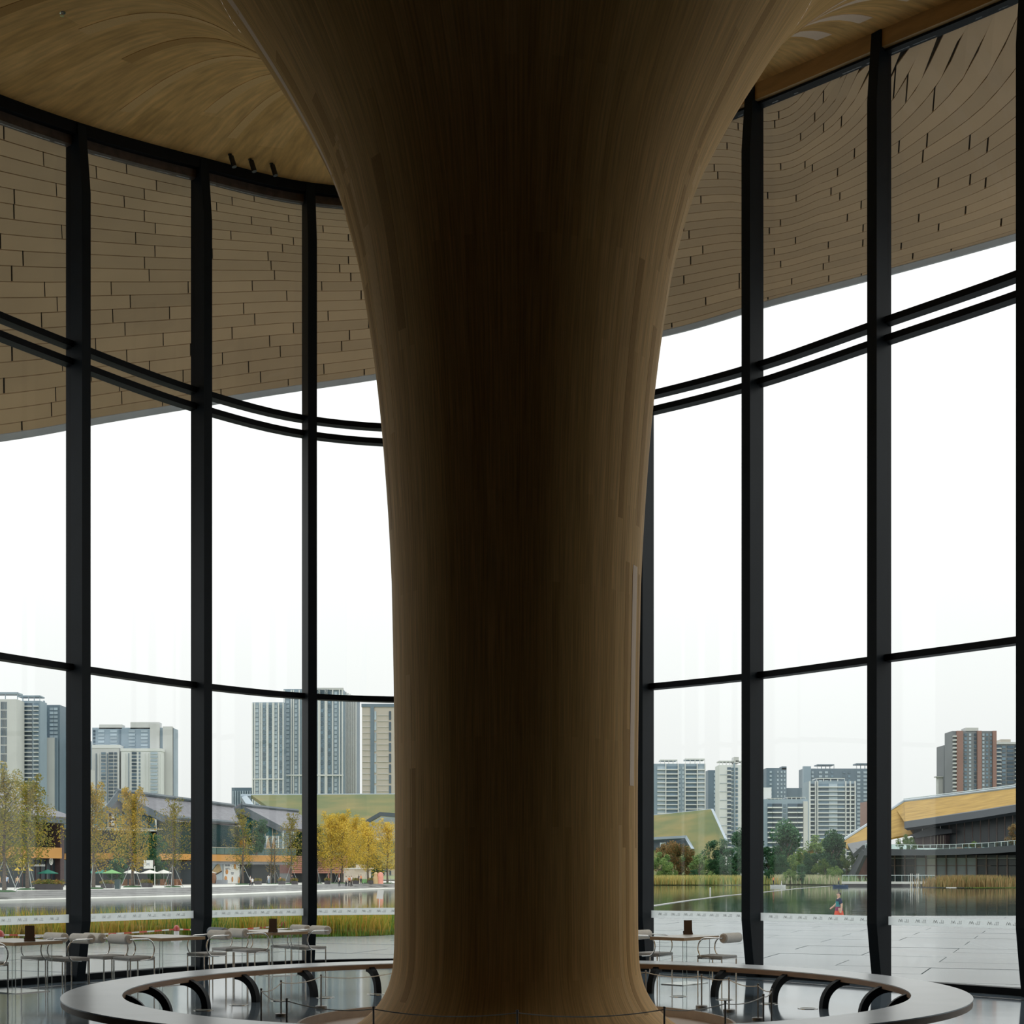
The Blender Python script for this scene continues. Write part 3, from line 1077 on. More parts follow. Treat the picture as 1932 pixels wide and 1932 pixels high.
table_set('t2', 304, 1766, AL2, 0.80, 1.15, [(-0.30, 0.30), (0.33, 0.33)], [(-0.30, 0.24)],
          ['wooden cafe table with nothing on it', ['cafe chair with beige bolster at the bare table, bench side', 'cafe chair with beige bolster at the bare table, glass side'],
           ['cafe chair with beige bolster pushed under the bare table, by a mullion'], ''])
table_set('t3', 510, 1756, AL3, 0.72, 1.15, [(-0.30, 0.22), (0.32, 0.22)], [(-0.28, 0.22), (0.30, 0.22)],
          ['wooden cafe table with brown menu stand and chairs on both sides', ['cafe chair with beige bolster facing the table, back to the bare table', 'cafe chair with slate-blue bolster'],
           ['cafe chair with beige bolster standing clear of the narrow mullion, bench side', 'cafe chair with beige bolster tucked close to a mullion, glass side'],
           'brown menu stand on the table by the narrow mullion'], (515, 1759, R(-40)), blue={(-1, 1)})
table_set('t4', 1292, 1766, AR, 0.62, 1.0, [(0.0, 0.27)], [(0.0, 0.27)],
          ['small wooden cafe table for two in front of the grey plaza', ['cafe chair with cream bolster half hidden behind the column'], ['cafe chair with cream bolster standing free by the grey plaza'],
           'light brown menu stand on the table for two'], (1298, 1763, R(40)))
# ------------------------------------------------------------------ outdoors: plaza, lake, banks
mat('paving', (0.205, 0.235, 0.25), 0.22, var=0.14, scale=0.35, rand=0.05, spec=0.6)
mat('paving_joint', (0.12, 0.125, 0.13), 0.8, var=0.2)
mat('grate_dark', (0.03, 0.035, 0.04), 0.3, var=0.3, scale=30)
mat('white_stone', (0.62, 0.62, 0.58), 0.7, var=0.08, scale=0.5)
mat('grey_stone', (0.36, 0.36, 0.355), 0.8, var=0.15, scale=0.8)
mat('bank_soil', (0.30, 0.27, 0.15), 0.95, var=0.3, scale=0.2)
mat('land', (0.22, 0.26, 0.12), 0.95, var=0.3, scale=0.05)
mat('path_stone', (0.40, 0.40, 0.39), 0.8, var=0.1)

def water_mat():
    m = mat('lake_water', (0.055, 0.085, 0.075), 0.04, var=0.2, scale=0.05, spec=0.6)
    nt = m.node_tree
    b = nt.nodes['Principled BSDF']
    tc = nt.nodes.new('ShaderNodeTexCoord')
    mp = nt.nodes.new('ShaderNodeMapping')
    mp.inputs['Scale'].default_value = (0.35, 1.0, 1)
    nt.links.new(tc.outputs['Object'], mp.inputs['Vector'])
    no = nt.nodes.new('ShaderNodeTexNoise')
    no.inputs['Scale'].default_value = 0.9
    no.inputs['Detail'].default_value = 3
    nt.links.new(mp.outputs['Vector'], no.inputs['Vector'])
    bp = nt.nodes.new('ShaderNodeBump')
    bp.inputs['Strength'].default_value = 0.17
    bp.inputs['Distance'].default_value = 0.05
    nt.links.new(no.outputs['Fac'], bp.inputs['Height'])
    nt.links.new(bp.outputs['Normal'], b.inputs['Normal'])
water_mat()
WZ = -0.75
m = MB(); m.bx(-190, 230, 33, 420, WZ - 0.3, WZ)
tag(m.build('lake', 'lake_water'), 'calm dark green lake reflecting the far bank', 'lake', kind='structure')

# plaza: slabs with open joints on a bed, ending in a straight edge above the water path
PLZ_Y = 55.0
plaza = struct('plaza', 'pale grey stone paving outside the glass')
def edge_y(x):
    """far edge of the paving: the reed bed cuts in on the left"""
    return interp(x, [(-40, 30.0), (-16, 32.0), (-8, 35.5), (-3.4, 38.0), (3.0, 55.0), (60, 55.0)])
def near_y(x):
    """just outside the glass"""
    best = 14.0
    for i in range(len(plan) - 4 - 1):
        a, c = plan[i], plan[i + 1]
        if min(a.x, c.x) - 1e-6 <= x <= max(a.x, c.x) + 1e-6 and abs(c.x - a.x) > 1e-6:
            best = max(best, a.y + (c.y - a.y) * (x - a.x) / (c.x - a.x))
    return best
vs, fs = [], []
xs = [-34 + i * 0.5 for i in range(157)]
for x in xs:
    yn, yf = near_y(x) + 0.12, edge_y(x)
    vs += [(x, yn, -0.055), (x, yf, -0.055), (x, yn, -0.5), (x, yf, -0.9)]
for i in range(len(xs) - 1):
    a, c = i * 4, (i + 1) * 4
    fs += [(a, a + 1, c + 1, c), (a + 1, a + 3, c + 3, c + 1), (a + 2, c + 2, c + 3, a + 3), (a, c, c + 2, a + 2)]
m = MB(); m.add(vs, fs); m.build('bed', 'paving_joint', plaza)
rs = random.Random(5)
slab_meshes = {}
nsl = 0
SW, SL = 1.7, 3.4
ROT = R(-22)
Mr = Matrix.Rotation(ROT, 2)
Mi = Matrix.Rotation(-ROT, 2)
for j in range(-24, 60):
    for i in range(-20, 22):
        c = Vector(((i + (0.5 if j % 2 else 0)) * SL, j * SW))
        w = Mr @ c + Vector((0, 20))
        if not (-24 < w.x < 30 and 12 < w.y < 56.5): continue
        if abs((w.x) / max(w.y, 1)) > 0.56: continue
        # clip the slab to the paved area
        def inside(p): return near_y(p.x) + 0.13 < p.y < edge_y(p.x) - 0.02
        corners = [w + Mr @ Vector((sx * (SL / 2 - 0.011), sy * (SW / 2 - 0.011))) for sx, sy in ((-1, -1), (1, -1), (1, 1), (-1, 1))]
        dz = rs.uniform(-0.003, 0.003)
        if all(inside(p) for p in corners):
            if 'full' not in slab_meshes:
                mm = MB(); mm.box((0, 0, -0.025), (SL - 0.022, SW - 0.022, 0.05)); slab_meshes['full'] = mm.mesh('paving_slab', 'paving')
            inst(slab_meshes['full'], 'paving_slab', plaza, (w.x, w.y, -0.008 + dz), ROT); nsl += 1
        elif any(inside(p) for p in corners) or inside(w):
            poly = []
            N = 12
            for q in range(4):
                a, d = corners[q], corners[(q + 1) % 4]
                poly += [a.lerp(d, t / N) for t in range(N)]
            clipped = []
            for p in poly:
                y = min(max(p.y, near_y(p.x) + 0.13), edge_y(p.x) - 0.02)
                clipped.append((p.x, y))
            cl = [clipped[0]]
            for p in clipped[1:]:
                if abs(p[0] - cl[-1][0]) + abs(p[1] - cl[-1][1]) > 0.02: cl.append(p)
            area = abs(sum(cl[k][0] * cl[(k + 1) % len(cl)][1] - cl[(k + 1) % len(cl)][0] * cl[k][1] for k in range(len(cl)))) / 2
            if area > 0.15:
                mm = MB(); mm.prism(cl, -0.055, -0.008 + dz); mm.build('paving_slab', 'paving', plaza); nsl += 1
SLABS = nsl
m = MB(); m.prism([(6.9, 20.35), (8.2, 20.3), (7.75, 20.9), (6.75, 20.95)], -0.02, 0.0)
tag(m.build('drain_grate', 'grate_dark'), 'dark rectangular drain grate in the paving just outside the glass', 'grate')

# lower path along the water where the woman walks
m = MB(); m.prism([(3.0, 55.0), (60, 55.0), (60, 61.5), (3.0, 61.5)], -1.0, -0.72)
tag(m.build('water_path', 'path_stone'), 'low stone path along the water below the plaza', kind='structure')

# long thin weir crossing the lake
wp = [on_ground(px, py, WZ) for px, py in ((1150, 1722), (1240, 1708), (1300, 1699), (1370, 1690), (1440, 1683.5), (1500, 1677), (1570, 1671.5))]
m = MB()
vs, fs = [], []
for i, p in enumerate(wp):
    t = (wp[min(i + 1, len(wp) - 1)] - wp[max(i - 1, 0)]).normalized(); nr = Vector((t.y, -t.x, 0))
    for o_, z in ((-0.22, WZ - 0.2), (0.22, WZ - 0.2), (0.22, WZ + 0.03), (-0.22, WZ + 0.03)):
        q = p + nr * o_; vs.append((q.x, q.y, z))
for i in range(len(wp) - 1):
    for k in range(4):
        fs.append((i * 4 + k, i * 4 + (k + 1) % 4, (i + 1) * 4 + (k + 1) % 4, (i + 1) * 4 + k))
m.add(vs, fs + [(0, 1, 2, 3)]); tag(m.build('weir', 'grey_stone'), 'thin pale weir curving across the lake', 'weir')
p = on_ground(1340, 1684, WZ)
m = MB(); m.lathe([(0.09, -0.2), (0.09, 0.55), (0.04, 0.62)], 8); tag(m.build('water_marker', 'white_stone', loc=p), 'white marker post standing in the lake', 'marker')

# far bank: promenade with ledge and steps on the left, natural bank on the right
BANKL = [Vector(v) for v in ((-75, 88, 0), (-42.5, 113, 0), (-31.5, 134, 0), (-25, 158, 0), (-17.5, 194, 0), (-6, 226, 0), (8, 255, 0))]
def offs(P, d):
    out = []
    for i, p in enumerate(P):
        t = (P[min(i + 1, len(P) - 1)] - P[max(i - 1, 0)]).normalized()
        out.append(p + Vector((-t.y, t.x, 0)) * d)
    return out
emb = thing('embankment', 'pale stone embankment with ledge and long steps across the lake', 'embankment')
def bank_strip(d0, d1, z0, z1, material, name):
    A, B = offs(BANKL, d0), offs(BANKL, d1)
    m = MB()
    vs, fs = [], []
    for a, b_ in zip(A, B):
        vs += [(a.x, a.y, z0), (b_.x, b_.y, z0), (b_.x, b_.y, z1), (a.x, a.y, z1)]
    for i in range(len(A) - 1):
        for k in range(4):
            fs.append((i * 4 + k, i * 4 + (k + 1) % 4, (i + 1) * 4 + (k + 1) % 4, (i + 1) * 4 + k))
    m.add(vs, fs + [(0, 1, 2, 3), tuple((len(A) - 1) * 4 + k for k in (3, 2, 1, 0))])
    return m.build(name, material, emb)
bank_strip(0, 4.5, -1.2, -0.62, 'white_stone', 'ledge')
for i in range(4):
    bank_strip(4.5 + i * 0.9, 9, -1.2, -0.62 + 0.155 * (i + 1), 'grey_stone', 'step')
outer = offs(BANKL, 8.0)
poly = [(p.x, p.y) for p in outer] + [(8, 330), (-140, 330), (-140, 88)]
m = MB(); m.prism(poly, -1.2, 0.0); tag(m.build('promenade', 'white_stone'), 'pale promenade in front of the shops', kind='structure')
poly = [(8, 262), (27, 262), (46, 278), (56, 268), (62, 246), (66, 240), (78, 236), (84, 232), (100, 226), (140, 215), (400, 230), (700, 1500), (-600, 1500), (-600, 200), (-140, 200), (-140, 330), (8, 330)]
m = MB(); m.prism(poly, -1.4, -0.62); tag(m.build('far_land', 'land'), 'grassy ground beyond the lake', kind='structure')

# ------------------------------------------------------------------ reeds: uncountable blades
def leaf_mat(name, cols, scale=0.5, trans=0.25, rand=0.0):
    m = bpy.data.materials.new(name)
    m.use_nodes = True
    nt = m.node_tree
    b = nt.nodes['Principled BSDF']
    b.inputs['Roughness'].default_value = 0.7
    b.inputs['Specular IOR Level'].default_value = 0.2
    ge = nt.nodes.new('ShaderNodeNewGeometry')
    no = nt.nodes.new('ShaderNodeTexNoise')
    no.inputs['Scale'].default_value = scale
    no.inputs['Detail'].default_value = 3
    tc = nt.nodes.new('ShaderNodeTexCoord')
    nt.links.new(tc.outputs['Object'], no.inputs['Vector'])
    ad = nt.nodes.new('ShaderNodeMath'); ad.operation = 'ADD'
    ri = nt.nodes.new('ShaderNodeMath'); ri.operation = 'MULTIPLY_ADD'
    nt.links.new(ge.outputs['Random Per Island'], ri.inputs[0])
    ri.inputs[1].default_value = 0.5; ri.inputs[2].default_value = -0.25
    nt.links.new(no.outputs['Fac'], ad.inputs[0]); nt.links.new(ri.outputs[0], ad.inputs[1])
    rp = nt.nodes.new('ShaderNodeValToRGB')
    els = rp.color_ramp.elements
    n = len(cols)
    while len(els) < n: els.new(0.5)
    for i, c in enumerate(cols):
        els[i].position = 0.25 + 0.5 * i / max(n - 1, 1)
        els[i].color = (*c, 1)
    nt.links.new(ad.outputs[0], rp.inputs['Fac'])
    out = rp.outputs['Color']
    if rand:
        oi = nt.nodes.new('ShaderNodeObjectInfo')
        mr = nt.nodes.new('ShaderNodeMapRange'); mr.inputs['To Min'].default_value = 1 - rand; mr.inputs['To Max'].default_value = 1 + rand
        nt.links.new(oi.outputs['Random'], mr.inputs['Value'])
        hv = nt.nodes.new('ShaderNodeHueSaturation')
        nt.links.new(mr.outputs['Result'], hv.inputs['Value']); nt.links.new(out, hv.inputs['Color'])
        out = hv.outputs['Color']
    nt.links.new(out, b.inputs['Base Color'])
    if trans:
        o = nt.nodes['Material Output']
        tr = nt.nodes.new('ShaderNodeBsdfTranslucent')
        mx = nt.nodes.new('ShaderNodeMixShader'); mx.inputs['Fac'].default_value = trans
        nt.links.new(out, tr.inputs['Color'])
        nt.links.new(b.outputs['BSDF'], mx.inputs[1]); nt.links.new(tr.outputs['BSDF'], mx.inputs[2])
        nt.links.new(mx.outputs['Shader'], o.inputs['Surface'])
    MATS[name] = m
leaf_mat('reed_mix', [(0.10, 0.22, 0.04), (0.24, 0.34, 0.05), (0.50, 0.42, 0.07), (0.58, 0.38, 0.08)], 0.45)
leaf_mat('bank_reed', [(0.20, 0.30, 0.10), (0.42, 0.40, 0.14), (0.55, 0.42, 0.14)], 0.12)
leaf_mat('red_reed', [(0.16, 0.18, 0.07), (0.32, 0.20, 0.09), (0.36, 0.28, 0.12)], 0.4)
leaf_mat('soft_reed', [(0.20, 0.30, 0.13), (0.40, 0.42, 0.24), (0.52, 0.48, 0.34)], 0.2)
leaf_mat('grass', [(0.10, 0.20, 0.03), (0.20, 0.30, 0.05)], 0.5)

def reeds(name, label, pts, hmin, hmax, wd, material, seed=1, lean=0.25):
    rs = random.Random(seed)
    vs, fs = [], []
    for p in pts:
        h = rs.uniform(hmin, hmax)
        a = rs.uniform(0, 2 * pi)
        dx, dy = cos(a) * wd / 2, sin(a) * wd / 2
        lx, ly = rs.gauss(0, lean) * h * 0.5, rs.gauss(0, lean) * h * 0.5
        n = len(vs)
        vs += [(p[0] - dx, p[1] - dy, p[2]), (p[0] + dx, p[1] + dy, p[2]),
               (p[0] + dx * .8 + lx * .45, p[1] + dy * .8 + ly * .45, p[2] + h * .6), (p[0] - dx * .8 + lx * .45, p[1] - dy * .8 + ly * .45, p[2] + h * .6),
               (p[0] + lx * 1.2, p[1] + ly * 1.2, p[2] + h)]
        fs += [(n, n + 1, n + 2, n + 3), (n + 3, n + 2, n + 4)]
    me = bpy.data.meshes.new(name)
    me.from_pydata(vs, [], fs)
    me.materials.append(MATS[material])
    o = bpy.data.objects.new(name, me)
    COL.objects.link(o)
    return tag(o, label, 'reeds', kind='stuff')
rs = random.Random(21)
pts = []
while len(pts) < 30000:
    x = rs.uniform(-20, 1.0)
    y0 = edge_y(x) + 0.5
    y = y0 + 9.5 * rs.random() ** 1.3
    if abs(x) / y > 0.42: continue
    pts.append((x, y, -0.75 if y > y0 + 1.2 else -0.4))
m = MB()
vs, fs = [], []
for x in [-22 + i * 0.5 for i in range(50)]:
    e = edge_y(x)
    vs += [(x, e + 0.02, -0.06), (x, e + 1.6, -0.40), (x, e + 9.8, -0.78), (x, e + 10.5, -1.1)]
for i in range(49):
    a, c = i * 4, (i + 1) * 4
    for k in range(3):
        fs.append((a + k, a + k + 1, c + k + 1, c + k))
m.add(vs, fs); tag(m.build('reed_bank', 'bank_soil', smooth='all'), 'sloping soil bank under the reeds', kind='structure')
reeds('reeds', 'tall green and golden reeds between the plaza and the lake', pts, 0.75, 1.32, 0.04, 'reed_mix', 2)
gp_ = []
for i in range(6000):
    x = rs.uniform(-20, 1.2)
    gp_.append((x, edge_y(x) + 0.05 + rs.random() * 0.8, -0.12))
reeds('grass_verge', 'short green grass along the paving edge before the reeds', gp_, 0.12, 0.3, 0.03, 'grass', 5)

# striped barrier tape on three posts with red lamps
mat('tape_white', (0.75, 0.72, 0.68), 0.6, var=0.05); mat('tape_red', (0.62, 0.10, 0.06), 0.6, var=0.1)
mat('lamp_red', (0.40, 0.05, 0.035), 0.35, var=0.1); mat('post_white', (0.72, 0.70, 0.68), 0.5, var=0.05)
tp = [on_ground(px, py, -0.02) for px, py in ((-60, 1794), (1, 1790), (333, 1777), (535, 1768))]
tpz = []
wproto = None
for i, p in enumerate(tp):
    lab = ['white barrier post with red lamp outside, end of the tape', 'white barrier post with red lamp behind the table with the dark menu stand', 'white barrier post with red lamp behind the bare table', 'white barrier post with red lamp behind the table by the narrow mullion'][i]
    if wproto is None:
        wproto = thing('warning_post', lab, 'warning post', p, 0, 'warning posts along the reeds')
        m = MB(); m.lathe([(0.14, 0), (0.14, 0.04), (0.07, 0.07), (0.065, 0.27)], 14); m.build('stand', 'post_white', wproto, smooth=True)
        m = MB(); m.lathe([(0.07, 0.27), (0.085, 0.29), (0.08, 0.34), (0.045, 0.40), (0.015, 0.42)], 14); m.build('lamp', 'lamp_red', wproto, smooth=True)
    else:
        copy_tree(wproto, loc=p, label=lab)
for i in range(3):
    a, c = tp[i] + Vector((0, 0, 0.32)), tp[i + 1] + Vector((0, 0, 0.32))
    d = c - a
    n = max(8, int(d.length / 0.20))
    tape = thing('barrier_tape', ['red and white barrier tape running on past the table with the dark menu stand', 'red and white barrier tape in front of the reeds behind the wide mullion', 'red and white barrier tape behind the blue bolster chair'][i], 'tape', (0, 0, 0), 0, 'barrier tape along the reeds')
    for ci, mm in ((0, 'tape_white'), (1, 'tape_red')):
        m = MB()
        for k in range(n):
            if k % 2 != ci: continue
            p0, p1 = a + d * (k / n), a + d * ((k + 1) / n)
            s0 = 0.22 * 4 * (k / n) * (1 - k / n) * 0.3; s1 = 0.22 * 4 * ((k + 1) / n) * (1 - (k + 1) / n) * 0.3
            q = [p0 - Vector((0, 0, 0.018 + s0)), p1 - Vector((0, 0, 0.018 + s1)), p1 + Vector((0, 0, 0.018 - s1)), p0 + Vector((0, 0, 0.018 - s0))]
            m.add(q + [v + Vector((0.0, 0.004, 0)) for v in q], [(0, 1, 2, 3), (7, 6, 5, 4), (0, 1, 5, 4), (2, 3, 7, 6)])
        m.build(['white_stripes', 'red_stripes'][ci], mm, tape)
p = on_ground(715, 1716, WZ)
m = MB(); m.tube([(0, 0, -0.3), (0.06, 0, 0.9)], 0.03, 6); m.box((0.08, 0, 1.0), (0.42, 0.04, 0.6), rot=Matrix.Rotation(R(8), 3, 'Y'))
tag(m.build('water_sign', 'post_white', loc=p), 'small white sign board standing in the water beside the column', 'sign')

# reeds on the far right bank
def band_pts(P, n, jitter, z, seed):
    r_ = random.Random(seed)
    out = []
    for i in range(n):
        k = r_.uniform(0, len(P) - 1.001)
        i0 = int(k); a = P[i0].lerp(P[i0 + 1], k - i0)
        out.append((a.x + r_.gauss(0, jitter * .3), a.y + r_.uniform(0, jitter), z))
    return out
Pb = [on_ground(px, py, -0.6) for px, py in ((1180, 1669), (1300, 1669), (1410, 1668.5))]
reeds('bank_reeds', 'golden and green reeds on the far bank below the green roof', band_pts(Pb, 9000, 14, -0.6, 4), 0.8, 1.9, 0.16, 'bank_reed', 6)
Pb = [on_ground(px, py, -0.6) for px, py in ((1436, 1667), (1500, 1668), (1588, 1669.5))]
reeds('bank_reeds', 'pale feathery reeds on the bank beside the boat dock', band_pts(Pb, 7000, 9, -0.5, 8), 0.6, 1.9, 0.18, 'soft_reed', 7)
Pb = [on_ground(px, py, -0.6) for px, py in ((1802, 1673), (1850, 1674), (1892, 1673))]
pts = []
for x, y, z in band_pts(Pb, 5000, 7, -0.6, 9): pts.append((x, y, z))
reeds('island_reeds', 'rounded clump of reddish reeds before the glass museum', pts, 0.8, 2.0, 0.14, 'red_reed', 8)
Pb = [on_ground(px, py, -0.6) for px, py in ((1885, 1671), (1935, 1671))]
reeds('bank_grass', 'low green grass on the shore beside the reddish reeds', band_pts(Pb, 2500, 6, -0.6, 12), 0.4, 1.2, 0.12, 'grass', 9)

# ------------------------------------------------------------------ trees
leaf_mat('ginkgo_olive', [(0.12, 0.14, 0.03), (0.24, 0.22, 0.05), (0.40, 0.30, 0.06)], 0.35, 0.3, 0.12)
leaf_mat('ginkgo_gold', [(0.38, 0.32, 0.06), (0.66, 0.48, 0.08), (0.80, 0.58, 0.10)], 0.35, 0.3, 0.10)
leaf_mat('ginkgo_mixed', [(0.16, 0.18, 0.04), (0.36, 0.27, 0.05), (0.52, 0.33, 0.05)], 0.3, 0.3, 0.1)
leaf_mat('tree_green', [(0.03, 0.085, 0.05), (0.06, 0.15, 0.075), (0.11, 0.22, 0.09)], 0.3, 0.2, 0.2)
leaf_mat('tree_light', [(0.08, 0.17, 0.06), (0.17, 0.27, 0.08), (0.30, 0.38, 0.12)], 0.3, 0.25, 0.15)
leaf_mat('tree_rust', [(0.08, 0.12, 0.05), (0.28, 0.17, 0.07), (0.36, 0.20, 0.08)], 0.25, 0.25, 0.1)
mat('bark', (0.16, 0.13, 0.11), 0.9, var=0.35, scale=6, bump=0.3)
mat('bark_pale', (0.40, 0.35, 0.30), 0.9, var=0.25, scale=4)
mat('stake', (0.42, 0.46, 0.45), 0.6, var=0.15)
mat('ring_green', (0.05, 0.12, 0.05), 0.9, var=0.3, scale=4)

def scatter_leaves(centres, n, spread, size, material, parent, seed, name='foliage'):
    rs = random.Random(seed)
    vs, fs = [], []
    for i in range(n):
        c, sp = rs.choice(centres)
        while True:
            d = Vector((rs.uniform(-1, 1), rs.uniform(-1, 1), rs.uniform(-1, 1)))
            if d.length < 1: break
        p = Vector(c) + d * sp * spread
        a = Vector((rs.gauss(0, 1), rs.gauss(0, 1), rs.gauss(0, 1))).normalized() * size * rs.uniform(.6, 1.3)
        b_ = a.orthogonal().normalized() * size * rs.uniform(.3, .7)
        k = len(vs)
        vs += [p - a * .5, p + b_ * .5, p + a * .5, p - b_ * .5]
        fs.append((k, k + 1, k + 2, k + 3))
    me = bpy.data.meshes.new(name)
    me.from_pydata([tuple(v) for v in vs], [], fs)
    me.materials.append(MATS[material])
    o = bpy.data.objects.new(name, me)
    COL.objects.link(o); o.parent = parent
    return o

def ginkgo(seed, H, leaf, nleaf, bare=0.0, width=1.0, lsize=0.26):
    rs = random.Random(seed)
    t = thing('ginkgo_tree', 'tree', 'tree')
    m = MB()
    pts = [(0, 0, 0)]
    for k in range(1, 9):
        z = H * 0.97 * k / 8
        pts.append((rs.gauss(0, .06) * k * .5, rs.gauss(0, .06) * k * .5, z))
    m.tube(pts, [0.24, 0.17, 0.15, 0.13, 0.11, 0.085, 0.06, 0.04, 0.02], 8)
    m.build('trunk', 'bark', t, smooth=True)
    m = MB()
    centres = []
    nb = 26
    for k in range(nb):
        f = 0.20 + 0.75 * (k / nb)
        i0 = min(int(f * 8), 7)
        base = Vector(pts[i0]).lerp(Vector(pts[i0 + 1]), f * 8 - i0)
        a = k * 2.4 + rs.uniform(-.4, .4)
        L = H * width * (0.27 * (1 - abs(f - 0.38) * 1.15)) * rs.uniform(.75, 1.2) + 0.25
        up = 0.35 + 0.75 * f
        d = Vector((cos(a), sin(a), up)).normalized()
        e1 = base + d * L * .55 + Vector((rs.gauss(0, .1), rs.gauss(0, .1), 0)); e2 = base + d * L + Vector((0, 0, L * .18))
        m.tube([base, e1, e2], [0.055, 0.035, 0.012], 5)
        centres += [(base.lerp(e1, .6), .55 * L * .6), (e1, .62 * L * .62), (e2, .5 * L * .6)]
    centres.append((pts[-1], H * 0.05)); centres.append((pts[-2], H * 0.06))
    m.build('branches', 'bark', t, smooth=True)
    if nleaf:
        scatter_leaves(centres, nleaf, 1.0, lsize, leaf, t, seed + 50)
    for k in range(3):
        a = k * 2.1 + 0.6
        m = MB(); m.tube([(cos(a) * 1.5, sin(a) * 1.5, 0.0), (cos(a) * 0.12, sin(a) * 0.12, 3.0)], 0.035, 5); m.build('support_stake', 'stake', t)
    m = MB(); m.lathe([(1.15, 0), (1.1, 0.10), (0.8, 0.18), (0.2, 0.2)], 14); m.build('planting_ring', 'ring_green', t, smooth=True)
    return t

protos = [ginkgo(1, 12.0, 'ginkgo_olive', 5200, width=1.05), ginkgo(2, 12.0, 'ginkgo_mixed', 5200, width=0.95), ginkgo(3, 12.0, 'ginkgo_gold', 7500, width=1.3),
          ginkgo(4, 12.0, 'ginkgo_olive', 2000, width=0.9), ginkgo(5, 12.0, 'ginkgo_mixed', 320, width=0.55)]
pu = [False] * 5
TREES = [  # px, py foot, py top, proto, label
    (-22, 1682, 1500, 0, 'olive ginkgo tree at the end of the coffee shop beyond the sails'),
    (8, 1683, 1452, 0, 'olive ginkgo tree before the yellow sail roof'), (52, 1679, 1472, 0, 'olive ginkgo tree beside the yellow letters and round emblem'),
    (176, 1677, 1478, 1, 'green and gold ginkgo tree before the green parasols'), (250, 1674, 1488, 1, 'ginkgo tree with orange-gold tip before the white parasols'),
    (326, 1674, 1508, 3, 'thin olive ginkgo tree beside the last white parasol'), (458, 1669, 1528, 3, 'sparse olive ginkgo tree before the white poster'),
    (511, 1668, 1575, 4, 'nearly bare ginkgo sapling before the dark shop front, the shorter of a pair'), (519, 1668, 1566, 4, 'nearly bare ginkgo sapling before the dark shop front, the taller of a pair'),
    (549, 1668, 1535, 3, 'sparse ginkgo tree at the corner of the pink shop'), (598, 1667, 1556, 3, 'grey sparse ginkgo tree before the pink shop'),
    (625, 1667, 1540, 2, 'golden ginkgo tree in front of the pink shop'), (645, 1667, 1536, 2, 'golden ginkgo tree at the end of the pink shop towards the kiosk'),
    (668, 1664, 1545, 2, 'golden ginkgo tree between pink shop and small kiosk'), (694, 1667, 1552, 2, 'golden ginkgo tree beside the small white kiosk'),
    (731, 1667, 1552, 2, 'golden ginkgo tree between the pink display panel and the column')]
for i, (px, py, top, k, lab) in enumerate(TREES):
    p = on_ground(px, py)
    s_ = (py - top) * p.y / F / 12.0
    if not pu[k]:
        pu[k] = True; t = protos[k]
        t.location = p; t.scale = (s_, s_, s_); t['label'] = lab
    else:
        t = copy_tree(protos[k], loc=p, rz=i * 1.3, scale=(s_ * random.uniform(.9, 1.1), s_ * random.uniform(.9, 1.1), s_), label=lab)
    t['group'] = 'ginkgo trees along the promenade'

def broadleaf(seed, leaf, nleaf, w=1.0, lsize=0.045):
    """unit height broadleaf tree"""
    rs = random.Random(seed)
    t = thing('leafy_tree', 'tree', 'tree')
    m = MB(); m.tube([(0, 0, -0.02), (rs.gauss(0, .01), 0, 0.2), (rs.gauss(0, .02), rs.gauss(0, .02), 0.6)], [0.03, 0.022, 0.008], 6)
    for k in range(6):
        a = k * 1.05 + rs.random()
        m.tube([(0, 0, 0.16 + .05 * k), (cos(a) * .12 * w, sin(a) * .12 * w, .3 + .06 * k), (cos(a) * .24 * w, sin(a) * .24 * w, .42 + .06 * k)], [0.013, 0.009, 0.004], 5)
    m.build('trunk', 'bark', t, smooth=True)
    centres = []
    for k in range(26):
        z = rs.uniform(.14, .92)
        rr = 0.34 * w * sqrt(max(0.05, 1 - ((z - .45) / .52) ** 2))
        a = rs.uniform(0, 2 * pi)
        q = rs.uniform(.25, 1) * rr
        centres.append(((cos(a) * q, sin(a) * q, z), rs.uniform(.07, .15)))
    scatter_leaves(centres, nleaf, 1.0, lsize, leaf, t, seed)
    return t
bp_ = {'g': broadleaf(31, 'tree_green', 6500, 0.95), 'g2': broadleaf(32, 'tree_green', 6500, 0.62), 'l': broadleaf(33, 'tree_light', 5500, 1.25), 'r': broadleaf(34, 'tree_rust', 5000, 1.25)}
bu = {k: False for k in bp_}
